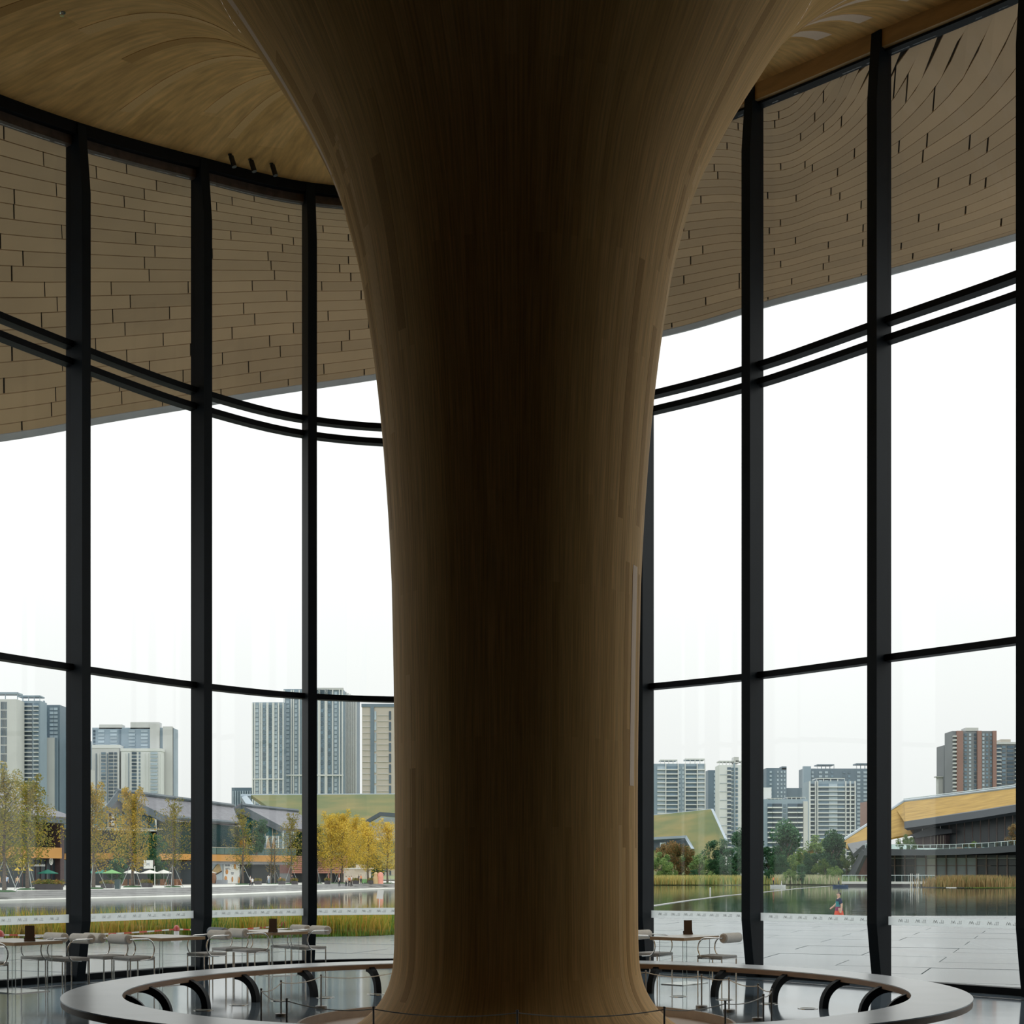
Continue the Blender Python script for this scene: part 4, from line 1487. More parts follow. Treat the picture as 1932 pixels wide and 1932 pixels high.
BT = [  # px, foot py, top py, depth, kind, label
    (1262, 1660, 1588, 300, 'r', 'rust-tinged tree under the pale gable on the far bank'), (1248, 1664, 1605, 290, 'l', 'light green tree beside the russet trees, next to the column'),
    (1283, 1664, 1592, 295, 'r', 'russet tree beside the pale gable'), (1300, 1662, 1602, 305, 'l', 'light green tree before the green roof'),
    (1320, 1662, 1608, 290, 'l', 'light green rounded tree below the dark round tree'), (1352, 1660, 1582, 300, 'g', 'dark round tree before the green roof corner'),
    (1345, 1664, 1620, 285, 'g', 'low dark tree at the water below the green roof'), (1382, 1662, 1598, 292, 'g', 'dark green tree at the lower corner of the green roof'),
    (1402, 1662, 1562, 310, 'g2', 'tall dark tree below the pale tower with slim balconies'), (1418, 1660, 1575, 300, 'g', 'dark tree half behind the steel mullion'),
    (1366, 1665, 1630, 283, 'g', 'small grey-green bush tree above the golden reeds'),
    (1452, 1660, 1595, 300, 'g', 'dark tree between the steel mullion and the tallest dark tree'), (1484, 1658, 1547, 300, 'g2', 'tallest dark tree before the low apartment block'),
    (1470, 1662, 1612, 285, 'g', 'low dark shrub tree below the tallest dark tree'), (1516, 1660, 1598, 290, 'l', 'light green tree between two dark trees'),
    (1540, 1658, 1572, 300, 'l', 'olive tree behind the dark cone tree'), (1572, 1660, 1566, 280, 'g2', 'dark cone-shaped tree beside the golden roof tip'),
    (1555, 1664, 1618, 268, 'l', 'bright rounded shrub tree at the reeds'), (1598, 1660, 1600, 285, 'l', 'yellow-green tree against the dark museum eave'),
    (1510, 1664, 1630, 272, 'g', 'low dark shrub tree behind the pale reeds'), (1532, 1662, 1608, 280, 'g', 'dark tree behind the bright rounded shrub'),
    (1712, 1612, 1572, 262, 'l', 'green tree on the museum terrace'), (1920, 1600, 1552, 250, 'r', 'olive-brown tree on the museum terrace by the curved glass'),
    (1837, 1597, 1586, 252, 'l', 'small green shrub on the museum terrace'),
    (1450, 1668, 1640, 262, 'g', 'dark bush at the water beside the white boat'), (1492, 1668, 1638, 258, 'l', 'light bush at the water behind the white boat'), (1512, 1669, 1645, 254, 'g', 'dark low bush at the water between white boat and pale reeds'), (1574, 1668, 1632, 256, 'l', 'light green bush at the water next to the dock'), (1588, 1668, 1640, 262, 'g', 'dark bush behind the end of the dock'),
    (1310, 1666, 1640, 270, 'g', 'dark low bush above the golden reeds'), (1340, 1666, 1642, 272, 'l', 'light low bush above the golden reeds'), (1270, 1666, 1640, 272, 'l', 'light low bush below the russet tree'),
    (565, 1650, 1575, 232, 'g', 'dark green tree behind the thin corner ginkgo'), (585, 1650, 1560, 240, 'g', 'dark green tree behind the narrow mullion'),
    # behind the shops on the left
    (268, 1625, 1568, 178, 'g', 'dark green tree under the gable with the hanging sign'), (290, 1630, 1572, 176, 'g', 'dark green tree beside the gable, above the parasols'), (232, 1632, 1580, 178, 'g', 'dark green tree behind the orange band, below the dark hanging sign'),
    (484, 1612, 1545, 205, 'g', 'bright green tree between the two grey roofs'), (600, 1625, 1570, 222, 'g', 'dark green tree behind the pink shop'), (665, 1660, 1600, 245, 'g', 'dark green tree behind the golden ginkgos'), (705, 1665, 1610, 245, 'g', 'dark green tree behind the kiosk'),
    (222, 1672, 1618, 172, 'g', 'shaded dark tree behind the green parasols'), (300, 1672, 1622, 180, 'g', 'shaded dark tree behind the white parasols')]
for i, (px, py, top, d, k, lab) in enumerate(BT):
    p = at(px, py, d)
    s_ = (py - top) * d / F
    if not bu[k]:
        bu[k] = True; t = bp_[k]; t.location = p; t.scale = (s_,) * 3; t['label'] = lab
    else:
        t = copy_tree(bp_[k], loc=p, rz=i * 1.7, scale=(s_ * 1.05, s_ * 1.05, s_), label=lab)
    t['group'] = 'leafy trees beyond the lake'
# ------------------------------------------------------------------ shops across the lake
mat('band_orange', (0.62, 0.31, 0.08), 0.5, var=0.12, scale=0.3)
mat('shop_dark', (0.03, 0.045, 0.055), 0.35, var=0.25, scale=0.2)
mat('shop_glass', (0.035, 0.075, 0.085), 0.12, var=0.3, scale=0.15, spec=0.7)
mat('gable_glass', (0.07, 0.20, 0.22), 0.10, var=0.3, scale=0.2, spec=0.7)
mat('pale_glass', (0.52, 0.62, 0.66), 0.10, var=0.2, scale=0.2, spec=0.7)
mat('roof_grey', (0.21, 0.21, 0.23), 0.8, var=0.2, scale=1.0, stretch=(1, 1, 4))
mat('roof_edge', (0.12, 0.15, 0.17), 0.6, var=0.15)
mat('frame_brown', (0.09, 0.06, 0.06), 0.5, var=0.2)
mat('frame_pale', (0.45, 0.42, 0.33), 0.5, var=0.1)
mat('sign_yellow', (0.80, 0.56, 0.08), 0.5, var=0.08)
mat('sign_white', (0.80, 0.80, 0.76), 0.5, var=0.04)
mat('sign_dark', (0.05, 0.03, 0.025), 0.5, var=0.2)
mat('sign_green', (0.02, 0.10, 0.07), 0.5, var=0.2)
mat('poster_blue', (0.50, 0.58, 0.64), 0.6, var=0.12, scale=0.6)
mat('poster_white', (0.82, 0.83, 0.80), 0.6, var=0.03)
mat('poster_orange', (0.66, 0.30, 0.08), 0.6, var=0.2, scale=3)
mat('poster_tan', (0.56, 0.40, 0.20), 0.6, var=0.15, scale=2)
mat('poster_grey', (0.35, 0.38, 0.42), 0.6, var=0.1)
mat('pink_brick', (0.52, 0.25, 0.19), 0.8, var=0.2, scale=2)
mat('pink_joint', (0.28, 0.13, 0.11), 0.9, var=0.2)
mat('canvas_white', (0.80, 0.78, 0.72), 0.8, var=0.05)
mat('canvas_green', (0.02, 0.20, 0.14), 0.7, var=0.15)
mat('canvas_lime', (0.18, 0.42, 0.14), 0.7, var=0.15)
mat('canvas_beige', (0.55, 0.44, 0.32), 0.8, var=0.15)
mat('wicker', (0.28, 0.13, 0.06), 0.7, var=0.3, scale=12)
mat('planter_dark', (0.07, 0.065, 0.07), 0.7, var=0.2)
leaf_mat('planter_leaf', [(0.10, 0.14, 0.04), (0.26, 0.22, 0.06), (0.34, 0.16, 0.06)], 1.5, 0.2)
mat('terrace_glass', (0.10, 0.18, 0.17), 0.15, var=0.2, spec=0.7)
mat('cream_box', (0.70, 0.62, 0.52), 0.7, var=0.1)
mat('pink_box', (0.80, 0.34, 0.26), 0.6, var=0.1)

def fr(px, d):
    return Vector((atx(px, d), d, 0))
class Face:
    """upright plane through two plan points: pixel columns with their distances"""
    def __init__(self, px0, d0, px1, d1):
        self.a, self.b = fr(px0, d0), fr(px1, d1)
        self.t = (self.b - self.a).normalized()
        self.n = Vector((self.t.y, -self.t.x, 0))       # towards the camera
        self.ang = atan2(self.t.y, self.t.x)
    def s(self, px):
        """distance along the face at a pixel column"""
        k = (px - CX) / F
        # a.x + s t.x = k (a.y + s t.y)
        return (k * self.a.y - self.a.x) / (self.t.x - k * self.t.y)
    def pt(self, px, py=None, out=0.0, z=None):
        p = self.a + self.t * self.s(px)
        zz = z if z is not None else hgt(py, p.y)
        q = p + self.n * out
        return Vector((q.x, q.y, zz))
    def box(self, m, px0, px1, z0, z1, out0, out1, mi=0):
        s0, s1 = self.s(px0), self.s(px1)
        c = self.a + self.t * ((s0 + s1) / 2) + self.n * ((out0 + out1) / 2)
        m.box((c.x, c.y, (z0 + z1) / 2), (abs(s1 - s0), abs(out1 - out0), abs(z1 - z0)), self.ang, mi)
    def poly(self, m, pts, th, out=0.0, mi=0):
        """outline of pixels, extruded backwards by th"""
        q = [self.pt(x, y, out) for x, y in pts]
        n = len(q)
        vs = q + [p - self.n * th for p in q]
        m.add(vs, [tuple(range(n)), tuple(range(n, 2 * n))[::-1]] + [(k, n + k, n + (k + 1) % n, (k + 1) % n) for k in range(n)], mi)

def zpy(face, px, py):
    return face.pt(px, py).z

# --- shop A: coffee shop with yellow sails
fa = Face(-60, 150, 112, 163)
A = thing('coffee_shop', 'dark glass coffee shop with orange band, yellow letters and round emblem', 'building')
m = MB(); fa.box(m, -60, 112, 0, 3.3, -14, 0); m.build('ground_floor', 'shop_dark', A)
m = MB(); fa.box(m, -60, 104, 3.3, 4.55, -14, 1.0); m.build('orange_band', 'band_orange', A)
m = MB(); fa.box(m, -60, 103, 4.55, 7.6, -14, -1.0); m.build('upper_floor', 'shop_glass', A)
for px in (30, 52, 70, 84, 96):
    m = MB(); fa.box(m, px, px + 1.2, 4.55, 7.6, -1.0, -0.9); m.build('window_bar', 'frame_brown', A)
m = MB(); fa.box(m, 103.5, 111, 0, 8.2, -2, 0.8); m.build('corner_pier', 'frame_brown', A)
m = MB()
eav = [fa.pt(-62, z=7.5, out=2.0), fa.pt(114, z=7.5, out=2.0), fa.pt(114, z=7.5, out=-15), fa.pt(-62, z=12.5, out=-15)]
q = [fa.pt(-62, z=7.9, out=2.2), fa.pt(116, z=7.7, out=2.2), fa.pt(100, z=10.6, out=-12), fa.pt(30, z=14.2, out=-14), fa.pt(-62, z=14.4, out=-14)]
m.slab(q, 0.35); m.build('roof', 'roof_grey', A)
m = MB(); fa.box(m, -62, 116, 7.35, 7.85, 1.6, 2.3); m.build('gutter', 'roof_edge', A)
m = MB(); fa.box(m, 104, 112, 0, 3.3, -0.2, 0.1); m.build('glass_door', 'shop_glass', A)
for px in (66, 76, 86, 96):
    m = MB(); fa.box(m, px, px + .8, 0, 3.2, 0, 0.12); m.build('window_bar', 'frame_brown', A)
# yellow outline letters
def outline_letter(strokes, px0, py0, wpx, hpx, face, material, parent, lw=0.10, out=0.35):
    m = MB()
    for (ax, ay), (bx_, by_) in strokes:
        p0 = face.pt(px0 + ax * wpx, py0 - ay * hpx, out); p1 = face.pt(px0 + bx_ * wpx, py0 - by_ * hpx, out)
        m.tube([p0, p1], lw / 2, 6)
    return m.build('letter', material, parent)
outline_letter([((0, 0), (0.12, .45)), ((.12, .45), (.5, 1)), ((.5, 1), (.88, .45)), ((.88, .45), (1, 0)), ((0, 0), (1, 0))], 29, 1634.5, 5.5, 9.5, fa, 'sign_yellow', A, 0.09)
outline_letter([((0, 0), (0, 1)), ((0, 1), (.6, 1)), ((.6, 1), (1, .7)), ((1, .7), (.7, .5)), ((.7, .5), (1, .3)), ((1, .3), (.6, 0)), ((.6, 0), (0, 0))], 35.5, 1634.5, 3.6, 9.5, fa, 'sign_yellow', A, 0.09)
outline_letter([((1, .9), (.6, 1)), ((.6, 1), (0, .75)), ((0, .75), (0, .25)), ((0, .25), (.6, 0)), ((.6, 0), (1, .1))], 41.5, 1634.5, 4, 9.5, fa, 'sign_yellow', A, 0.09)
rs = random.Random(8)
for k in range(14):     # line of tiny lettering
    x0 = 53 + k * 2.05
    m = MB()
    for a, c in (((0, 0), (0, 1)), ((.7, 0), (.7, 1)), ((0, 1 if k % 2 else .5), (.7, 1 if k % 3 else .5)))[: 2 + k % 2]:
        p0 = fa.pt(x0 + a[0] * 1.6, 1634.5 - a[1] * 3.4, .3); p1 = fa.pt(x0 + c[0] * 1.6, 1634.5 - c[1] * 3.4, .3)
        m.tube([p0, p1], 0.025, 4)
    m.build('small_letter', 'sign_yellow' if k < 3 else 'sign_white', A)
# round emblem
c = fa.pt(91, 1625, 0.4)
m = MB()
def disc(m, c, face, r, th, n=24, mi=0, ry=None):
    ry = ry or r
    vs = [c + face.t * (r * cos(2 * pi * k / n)) + Vector((0, 0, ry * sin(2 * pi * k / n))) for k in range(n)]
    vs += [v + face.n * th for v in vs]
    m.add(vs, [tuple(range(n)), tuple(range(n, 2 * n))[::-1]] + [(k, (k + 1) % n, n + (k + 1) % n, n + k) for k in range(n)], mi)
disc(m, c, fa, 0.30, 0.05, ry=0.44); em = m.build('emblem', 'sign_white', A)
m = MB()
cc = c + fa.n * 0.06
for sg in (-1, 1):
    pts = [cc + fa.t * (sg * (0.06 + 0.12 * sin(q * pi / 6))) + Vector((0, 0, 0.22 - 0.08 * q)) for q in range(7)]
    m.tube(pts, 0.028, 5)
    m.tube([cc + fa.t * (sg * 0.02) + Vector((0, 0, .30)), cc + fa.t * (sg * .10) + Vector((0, 0, .24))], 0.022, 5)
m.tube([cc + Vector((0, 0, 0.10)), cc + Vector((0, 0, -0.05))], 0.03, 5)
m.build('emblem_figure', 'sign_green', em)
# yellow sails
def sail(tri, parent, face, out):
    m = MB(); face.poly(m, tri, 0.06, out); m.build('sail', 'sign_yellow', parent)
SA = thing('sail_canopy', 'yellow triangular sails on slim poles before the coffee shop', 'canopy')
for tri in ([(-8, 1627), (2, 1617), (7, 1623), (9, 1627)], [(9, 1610), (16, 1621), (11, 1623), (10.5, 1617)], [(10, 1628), (12, 1623), (17, 1621), (23, 1629)], [(-6, 1642), (0, 1636.5), (6, 1643)], [(7.5, 1642), (10, 1635), (17, 1643)], [(18, 1643), (21, 1636), (31, 1643)]):
    sail(tri, SA, fa, 2.5)
for px in (9.5, 18):
    a = fa.pt(px, 1612 if px < 10 else 1643, 2.5); m = MB(); m.tube([a, Vector((a.x, a.y, 0))], 0.05, 6); m.build('pole', 'frame_brown', SA)

# --- shop B: gabled hall with hanging sign, orange band and parasols
fb = Face(150, 176, 372, 190)
B = thing('gabled_shop', 'gabled glass shop with hanging dark sign above an orange band', 'building')
m = MB(); fb.box(m, 150, 400, 0, 3.2, -16, -3); m.build('ground_floor', 'shop_dark', B)
m = MB(); fb.box(m, 172, 380, 3.35, 4.15, -16, 1.0); m.build('orange_band', 'band_orange', B)
g0 = [(188, 1563), (188, 1536), (217, 1512), (300, 1545), (303, 1563)]
m = MB(); fb.poly(m, g0, 0.3, -1.0); m.build('gable_glass', 'gable_glass', B)
for px, top in ((200, 1526), (210, 1518), (226, 1516), (240, 1522), (256, 1528), (272, 1535), (288, 1541)):
    m = MB(); fb.box(m, px, px + .9, zpy(fb, px, 1563), zpy(fb, px, top + 4), -1.0, -0.85); m.build('window_bar', 'frame_brown', B)
m = MB(); fb.box(m, 186, 306, zpy(fb, 240, 1563.5), zpy(fb, 240, 1562), -1.2, 0.2); m.build('sill', 'frame_pale', B)
# roof planes: ridge runs back from the gable peak towards the right
rid0, rid1 = fb.pt(215, 1495, 0.6), at(440, 1523, 214)
ev0, ev1 = fb.pt(306, 1541, 0.6), at(452, 1553, 206)
lv0 = fb.pt(190, 1528, 0.6); lv1 = at(395, 1550, 226)
m = MB(); m.slab([rid0, ev0, ev1, rid1], -0.5); m.build('roof_slope', 'roof_grey', B)
m = MB(); m.slab([lv0, rid0, rid1, lv1], -0.5); m.build('roof_slope', 'roof_grey', B)
m = MB(); m.tube([rid0 + Vector((0, 0, .25)), rid1 + Vector((0, 0, .25))], 0.28, 6); m.build('ridge', 'roof_edge', B)
m = MB(); m.tube([ev0, ev1], 0.28, 6); m.build('gutter', 'roof_edge', B)
m = MB()
for a_, b_ in ((rid0, ev0), (rid0, lv0)):
    d_ = (b_ - a_).normalized(); up = Vector((0, 0, 1))
    m.slab([a_ + Vector((0, 0, .15)), b_ + Vector((0, 0, .15)), b_ - Vector((0, 0, .85)), a_ - Vector((0, 0, 1.0))], 0.25)
m.build('barge_board', 'roof_edge', B)
m = MB(); m.slab([fb.pt(306, z=4.2, out=-.8), Vector((ev1.x, ev1.y, 4.2)), Vector((ev1.x, ev1.y, ev1.z - .5)), fb.pt(306, 1546, -.8)], -0.3); m.build('side_wall', 'shop_glass', B)
m = MB(); fb.box(m, 160, 400, 4.2, 7.3, -16, -6); m.build('terrace_wall', 'shop_dark', B)
# vertical sign with two characters
m = MB(); fb.box(m, 210.5, 224, zpy(fb, 217, 1561), zpy(fb, 217, 1532), -0.85, -0.6); sg = m.build('hanging_sign', 'sign_dark', B)
for px in (209.5, 224.4):
    m = MB(); fb.box(m, px, px + 1.1, zpy(fb, 217, 1563), zpy(fb, 217, 1517), -0.9, -0.55); m.build('sign_bar', 'frame_pale', B)
def glyph(face, strokes, px0, py0, wpx, hpx, out, parent, material, lw):
    m = MB()
    for (ax, ay), (bx_, by_) in strokes:
        m.tube([face.pt(px0 + ax * wpx, py0 - ay * hpx, out), face.pt(px0 + bx_ * wpx, py0 - by_ * hpx, out)], lw, 5)
    m.build('character', material, parent)
glyph(fb, [((.1, 1), (.2, .75)), ((.9, 1), (.8, .75)), ((.05, .75), (.95, .75)), ((.5, .9), (.5, .5)), ((.15, .55), (.85, .55)), ((.2, .35), (.2, 0)), ((.2, .35), (.8, .35)), ((.8, .35), (.8, 0)), ((.35, .2), (.65, .2))], 213.5, 1545, 7.5, 11, -0.5, sg, 'sign_white', 0.05)
glyph(fb, [((.5, 1), (.5, .85)), ((0, .85), (1, .85)), ((0, .85), (0, .7)), ((1, .85), (1, .7)), ((.3, .75), (.1, .5)), ((.7, .75), (.9, .5)), ((.2, .45), (.2, 0)), ((.2, .45), (.8, .45)), ((.8, .45), (.8, 0)), ((.2, .2), (.8, .2)), ((.5, .45), (.5, .0))], 213.5, 1558.5, 7.5, 11, -0.5, sg, 'sign_white', 0.05)

# --- shop C: terrace shop with posters
fc = Face(372, 196, 575, 216)
Cb = thing('terrace_shop', 'terrace shop with glass railing, orange band and big food posters', 'building')
m = MB(); fc.box(m, 372, 552, 0, 3.1, -16, -2.6); m.build('ground_floor', 'shop_dark', Cb)
m = MB(); fc.box(m, 372, 550, 2.85, 3.25, -16, 0.4); m.build('canopy_soffit', 'poster_grey', Cb)
m = MB(); fc.box(m, 372, 550, 3.25, 4.2, -16, 0.9); m.build('orange_band', 'band_orange', Cb)
m = MB(); fc.box(m, 372, 545, 4.2, 7.6, -20, -8); m.build('upper_floor', 'shop_glass', Cb)
for px in (405, 425, 500, 512, 524, 536):
    m = MB(); fc.box(m, px, px + 1, 4.2, 7.6, -8, -7.8); m.build('window_bar', 'frame_brown', Cb)
for k in range(12):
    px = 373 + k * 15
    m = MB(); fc.box(m, px, px + 14.2, 4.25, 5.2, 0.55, 0.62); m.build('railing_pane', 'terrace_glass', Cb)
m = MB(); fc.box(m, 372, 553, 5.2, 5.28, 0.5, 0.68); m.build('handrail', 'frame_pale', Cb)
# left eave of the neighbouring big roof drops behind the terrace
m = MB(); m.slab([at(372, 1563, 200), at(455, 1560, 214), at(452, 1553, 218), at(372, 1550, 205)], -0.4); m.build('lower_eave', 'roof_grey', Cb)
m = MB(); m.slab([at(372, 1570, 199), at(440, 1569, 211), at(440, 1563, 211), at(372, 1562, 199)], -0.4); m.build('eave_band', 'roof_edge', Cb)
# gabled roof behind
rd0, rd1 = at(455, 1521, 222), at(562, 1532, 240)
e0, e1 = at(533, 1562, 222), at(600, 1566, 236)
l0 = at(430, 1537, 222)
m = MB(); m.slab([rd0, e0, e1, rd1], -0.5); m.build('roof_slope', 'roof_grey', Cb)
m = MB(); m.slab([rd0, rd1, at(505, 1536, 250), l0], 0.5); m.build('roof_slope', 'roof_grey', Cb)
m = MB(); m.tube([rd0 + Vector((0, 0, .2)), rd1 + Vector((0, 0, .2))], 0.3, 6); m.build('ridge', 'roof_edge', Cb)
m = MB(); m.slab([rd0 + Vector((0, 0, .2)), e0 + Vector((0, 0, .2)), e0 - Vector((0, 0, .8)), rd0 - Vector((0, 0, 1.2))], 0.3); m.slab([rd0 + Vector((0, 0, .2)), l0 + Vector((0, 0, .2)), l0 - Vector((0, 0, .8)), rd0 - Vector((0, 0, 1.2))], 0.3); m.build('barge_board', 'roof_edge', Cb)
m = MB(); m.slab([at(440, 1577, 223), at(531, 1577, 223), at(531, 1564, 223), at(470, 1533, 223), at(440, 1540, 223)], 0.3); m.build('gable_glass', 'gable_glass', Cb)
for px, top in ((478, 1542), (500, 1552), (514, 1558)):
    m = MB(); a = at(px, 1577, 222.6); c = at(px + 1.2, top, 222.6); m.bx(a.x, c.x, 222.4, 222.7, a.z, c.z); m.build('window_bar', 'frame_pale', Cb)
m = MB(); m.slab([at(395, 1538, 235), at(414, 1523, 235), at(450, 1527, 245), at(440, 1545, 245)], -0.4); m.build('rear_roof', 'roof_grey', Cb)
# posters
m = MB(); fc.box(m, 388, 425, 0.05, 2.85, -0.7, -0.5); po = m.build('poster_panel', 'poster_blue', Cb)
m = MB(); fc.poly(m, [(403, 1645), (412, 1633), (417, 1629), (420, 1637), (422, 1643), (414, 1648)], 0.1, -0.35); m.build('bread_picture', 'poster_tan', po)
m = MB(); fc.poly(m, [(406, 1651.5), (422, 1642.5), (422, 1645), (406.5, 1653)], 0.1, -0.34); m.build('bread_crust', 'sign_dark', po)
glyph(fc, [((0, .8), (.5, 1)), ((.5, 1), (1, .8)), ((1, .8), (0, 0)), ((0, 0), (1, 0))], 393, 1638, 5, 7, -0.4, po, 'poster_grey', 0.06)
m = MB(); fc.box(m, 425.5, 455, 0.05, 2.95, -0.5, -0.3); po = m.build('poster_panel', 'poster_white', Cb)
for (cx_, cy_, rx, ry) in ((430.5, 1645, 3.2, 4.5), (428.5, 1658, 3.4, 5.2), (445.5, 1634, 2.6, 6.2), (441, 1659, 2, 5), (453, 1660, 2.4, 6)):
    m = MB(); c_ = fc.pt(cx_, cy_, -0.28); disc(m, c_, fc, rx * c_.y / F, 0.06, 14, ry=ry * c_.y / F); m.build('food_picture', 'poster_orange', po)
for k, (x_, y_) in enumerate(((427.8, 1634), (432.5, 1634))):
    glyph(fc, [((0, 1), (1, 1)), ((.5, 1), (.5, 0)), ((0, .6), (1, .6)), ((0, .1), (1, .1)), ((.1, .9), (.1, .1)), ((.9, .9), (.9, .1))], x_, y_ + .5, 3.6, 4.2, -0.25, po, 'poster_grey', 0.04)
glyph(fc, [((0, 0), (.08, 1)), ((.08, 1), (.16, 0)), ((.25, 1), (.25, 0)), ((.25, .5), (.4, .5)), ((.4, 1), (.4, 0)), ((.5, 1), (.5, 0)), ((.5, 1), (.65, 1)), ((.75, 1), (.75, 0)), ((.75, 0), (.95, 0))], 428, 1640.5, 10, 3, -0.25, po, 'poster_grey', 0.03)
glyph(fc, [((0, 1), (1, 1)), ((0, 1), (.2, 0)), ((.2, .0), (.8, .2)), ((.3, .6), (.9, .6))], 439, 1650, 5, 4, -0.25, po, 'poster_grey', 0.04)
# orange play tent on the terrace
m = MB(); c_ = fc.pt(487, 1598, -3); m.slab([c_ + Vector((-1.4, 0, 0)), c_ + Vector((0.3, 0, 0)), c_ + Vector((0.3, 0, 1.4))], 0.8); tag(m.build('orange_tent', 'band_orange'), 'small orange triangular tent on the shop terrace', 'tent')

# --- pink shop
fp = Face(545, 222, 660, 226)
P = thing('pink_shop', 'pink boarded shop box over a dark open front', 'building')
m = MB(); fp.box(m, 548, 656, 1.5, 4.3, -10, 0); m.build('upper_box', 'pink_joint', P)
NB = 9
for k in range(NB):
    z0 = 1.5 + 2.8 * k / NB
    m = MB(); fp.box(m, 547.5, 655.5, z0 + 0.02, z0 + 2.8 / NB - 0.03, 0, 0.08); m.build('board', 'pink_brick', P)
m = MB(); fp.box(m, 552, 655, 0, 1.5, -10, -1.5); m.build('dark_front', 'shop_dark', P)
for px in (549, 620, 640, 654):
    m = MB(); fp.box(m, px, px + 2, 0, 1.5, -.6, -.2); m.build('post', 'pink_brick', P)
# kiosk
fk = Face(664, 214, 706, 216)
K = thing('kiosk', 'small cream kiosk with a roof box beside the golden ginkgos', 'kiosk')
m = MB(); fk.box(m, 669, 700, 0, 2.15, -4, 0); m.build('body', 'cream_box', K)
m = MB(); fk.box(m, 668, 704, 2.15, 2.35, -4.3, 0.3); m.build('roof_slab', 'sign_white', K)
m = MB(); fk.box(m, 682, 690, 2.35, 2.85, -2, 0.2); m.build('roof_box', 'cream_box', K)
m = MB(); fk.box(m, 683, 692, 0.0, 0.6, 0, 0.15); m.build('hatch', 'canvas_lime', K)
for px, mm, nm, lab, cat in ((709, 'poster_tan', 'tan_figure_stand', 'tan rounded display stand beside the kiosk', 'stand'), (718, 'pink_box', 'pink_display', 'pink and white arched display panel on the promenade', 'display')):
    p = on_ground(px, 1667.5)
    m = MB(); m.lathe([(0.45, 0), (0.5, 0.5), (0.4, 0.95), (0.28, 1.2), (0.3, 1.45), (0.12, 1.7)] if nm.startswith('tan') else [(0.4, 0), (0.42, 1.0), (0.42, 1.35), (0.3, 1.6), (0.1, 1.7)], 14)
    tag(m.build(nm, mm, smooth=True, loc=p), lab, cat)

# --- parasols
def parasol(material):
    t = thing('parasol', 'parasol', 'parasol')
    m = MB(); m.lathe([(0.03, 0), (0.03, 2.75)], 8); m.build('pole', 'stake', t)
    m = MB(); m.lathe([(0.3, 0), (0.3, 0.08), (0.06, 0.1)], 12); m.build('base', 'planter_dark', t)
    m = MB()
    m.lathe([(1.75, 2.25), (1.75, 2.33), (0.05, 2.95), (0.0, 2.97)], 8); m.lathe([(1.72, 2.26), (0.04, 2.85)], 8)
    m.build('canopy', material, t)
    return t
pw, pg, pl_ = parasol('canvas_white'), parasol('canvas_green'), parasol('canvas_lime')
first = set()
for i, (px, d, pr, lab) in enumerate(((247, 174, pw, 'white parasol farthest from the steel mullion, before the gabled shop'), (283, 172, pw, 'white parasol beside the white square sign'), (309, 177, pw, 'white parasol next to the thin olive ginkgo'), (393, 198, pw, 'white parasol in front of the blue poster'),
                               (165, 168, pg, 'green parasol behind the ginkgo with gold leaves'), (194, 171, pg, 'dark green parasol next to the lime-green one'), (90, 158, pg, 'dark green parasol under the round emblem'), (211, 169, pl_, 'bright lime-green parasol beside the dark green ones'))):
    if id(pr) not in first:
        first.add(id(pr)); o = pr; o.location = (atx(px, d), d, 0); o['label'] = lab
    else:
        o = copy_tree(pr, loc=(atx(px, d), d, 0), rz=i * .4, label=lab)
    o.scale = (.68, .68, .68)
    o['group'] = 'open parasols in front of the shops'
fold = None
for i, (px, lab) in enumerate(((404, 'folded beige parasol on the terrace above the blue bread poster'), (422, 'folded beige parasol on the terrace above the white food poster'), (500, 'folded beige parasol on the terrace next to the orange tent'), (512, 'folded pinkish parasol on the terrace behind the bare saplings'), (525, 'folded beige parasol on the terrace between saplings and corner'), (535, 'folded beige parasol on the terrace at the pink shop end'))):
    p = fc.pt(px, z=4.2, out=-2.0)
    if fold is None:
        fold = thing('folded_parasol', lab, 'parasol', p, 0, 'folded parasols on the terrace')
        m = MB(); m.lathe([(0.03, 0), (0.03, 2.6)], 6); m.build('pole', 'stake', fold)
        m = MB(); m.lathe([(0.30, 1.0), (0.34, 1.15), (0.20, 1.9), (0.10, 2.45), (0.02, 2.7)], 10); m.build('canopy', 'canvas_beige', fold, smooth=True)
    else:
        copy_tree(fold, loc=p, rz=i, label=lab)
# square sign on a post
S = thing('square_sign', 'white square sign with a letter M on a tall white post', 'sign', (atx(292, 172), 172, 0))
m = MB(); m.tube([(0, 0, 0), (0, 0, 2.45)], 0.055, 8); m.build('post', 'sign_white', S)
m = MB(); m.tube([(0, 0, 2.2), (-0.75, 0, 2.2)], 0.04, 6); m.build('arm', 'sign_white', S)
m = MB(); m.box((-0.8, 0, 2.65), (1.1, 0.25, 1.05)); pnl = m.build('panel', 'sign_white', S)
text_part('M', 0.5, 0.02, 'poster_grey', pnl, (-0.8, -0.15, 2.5))

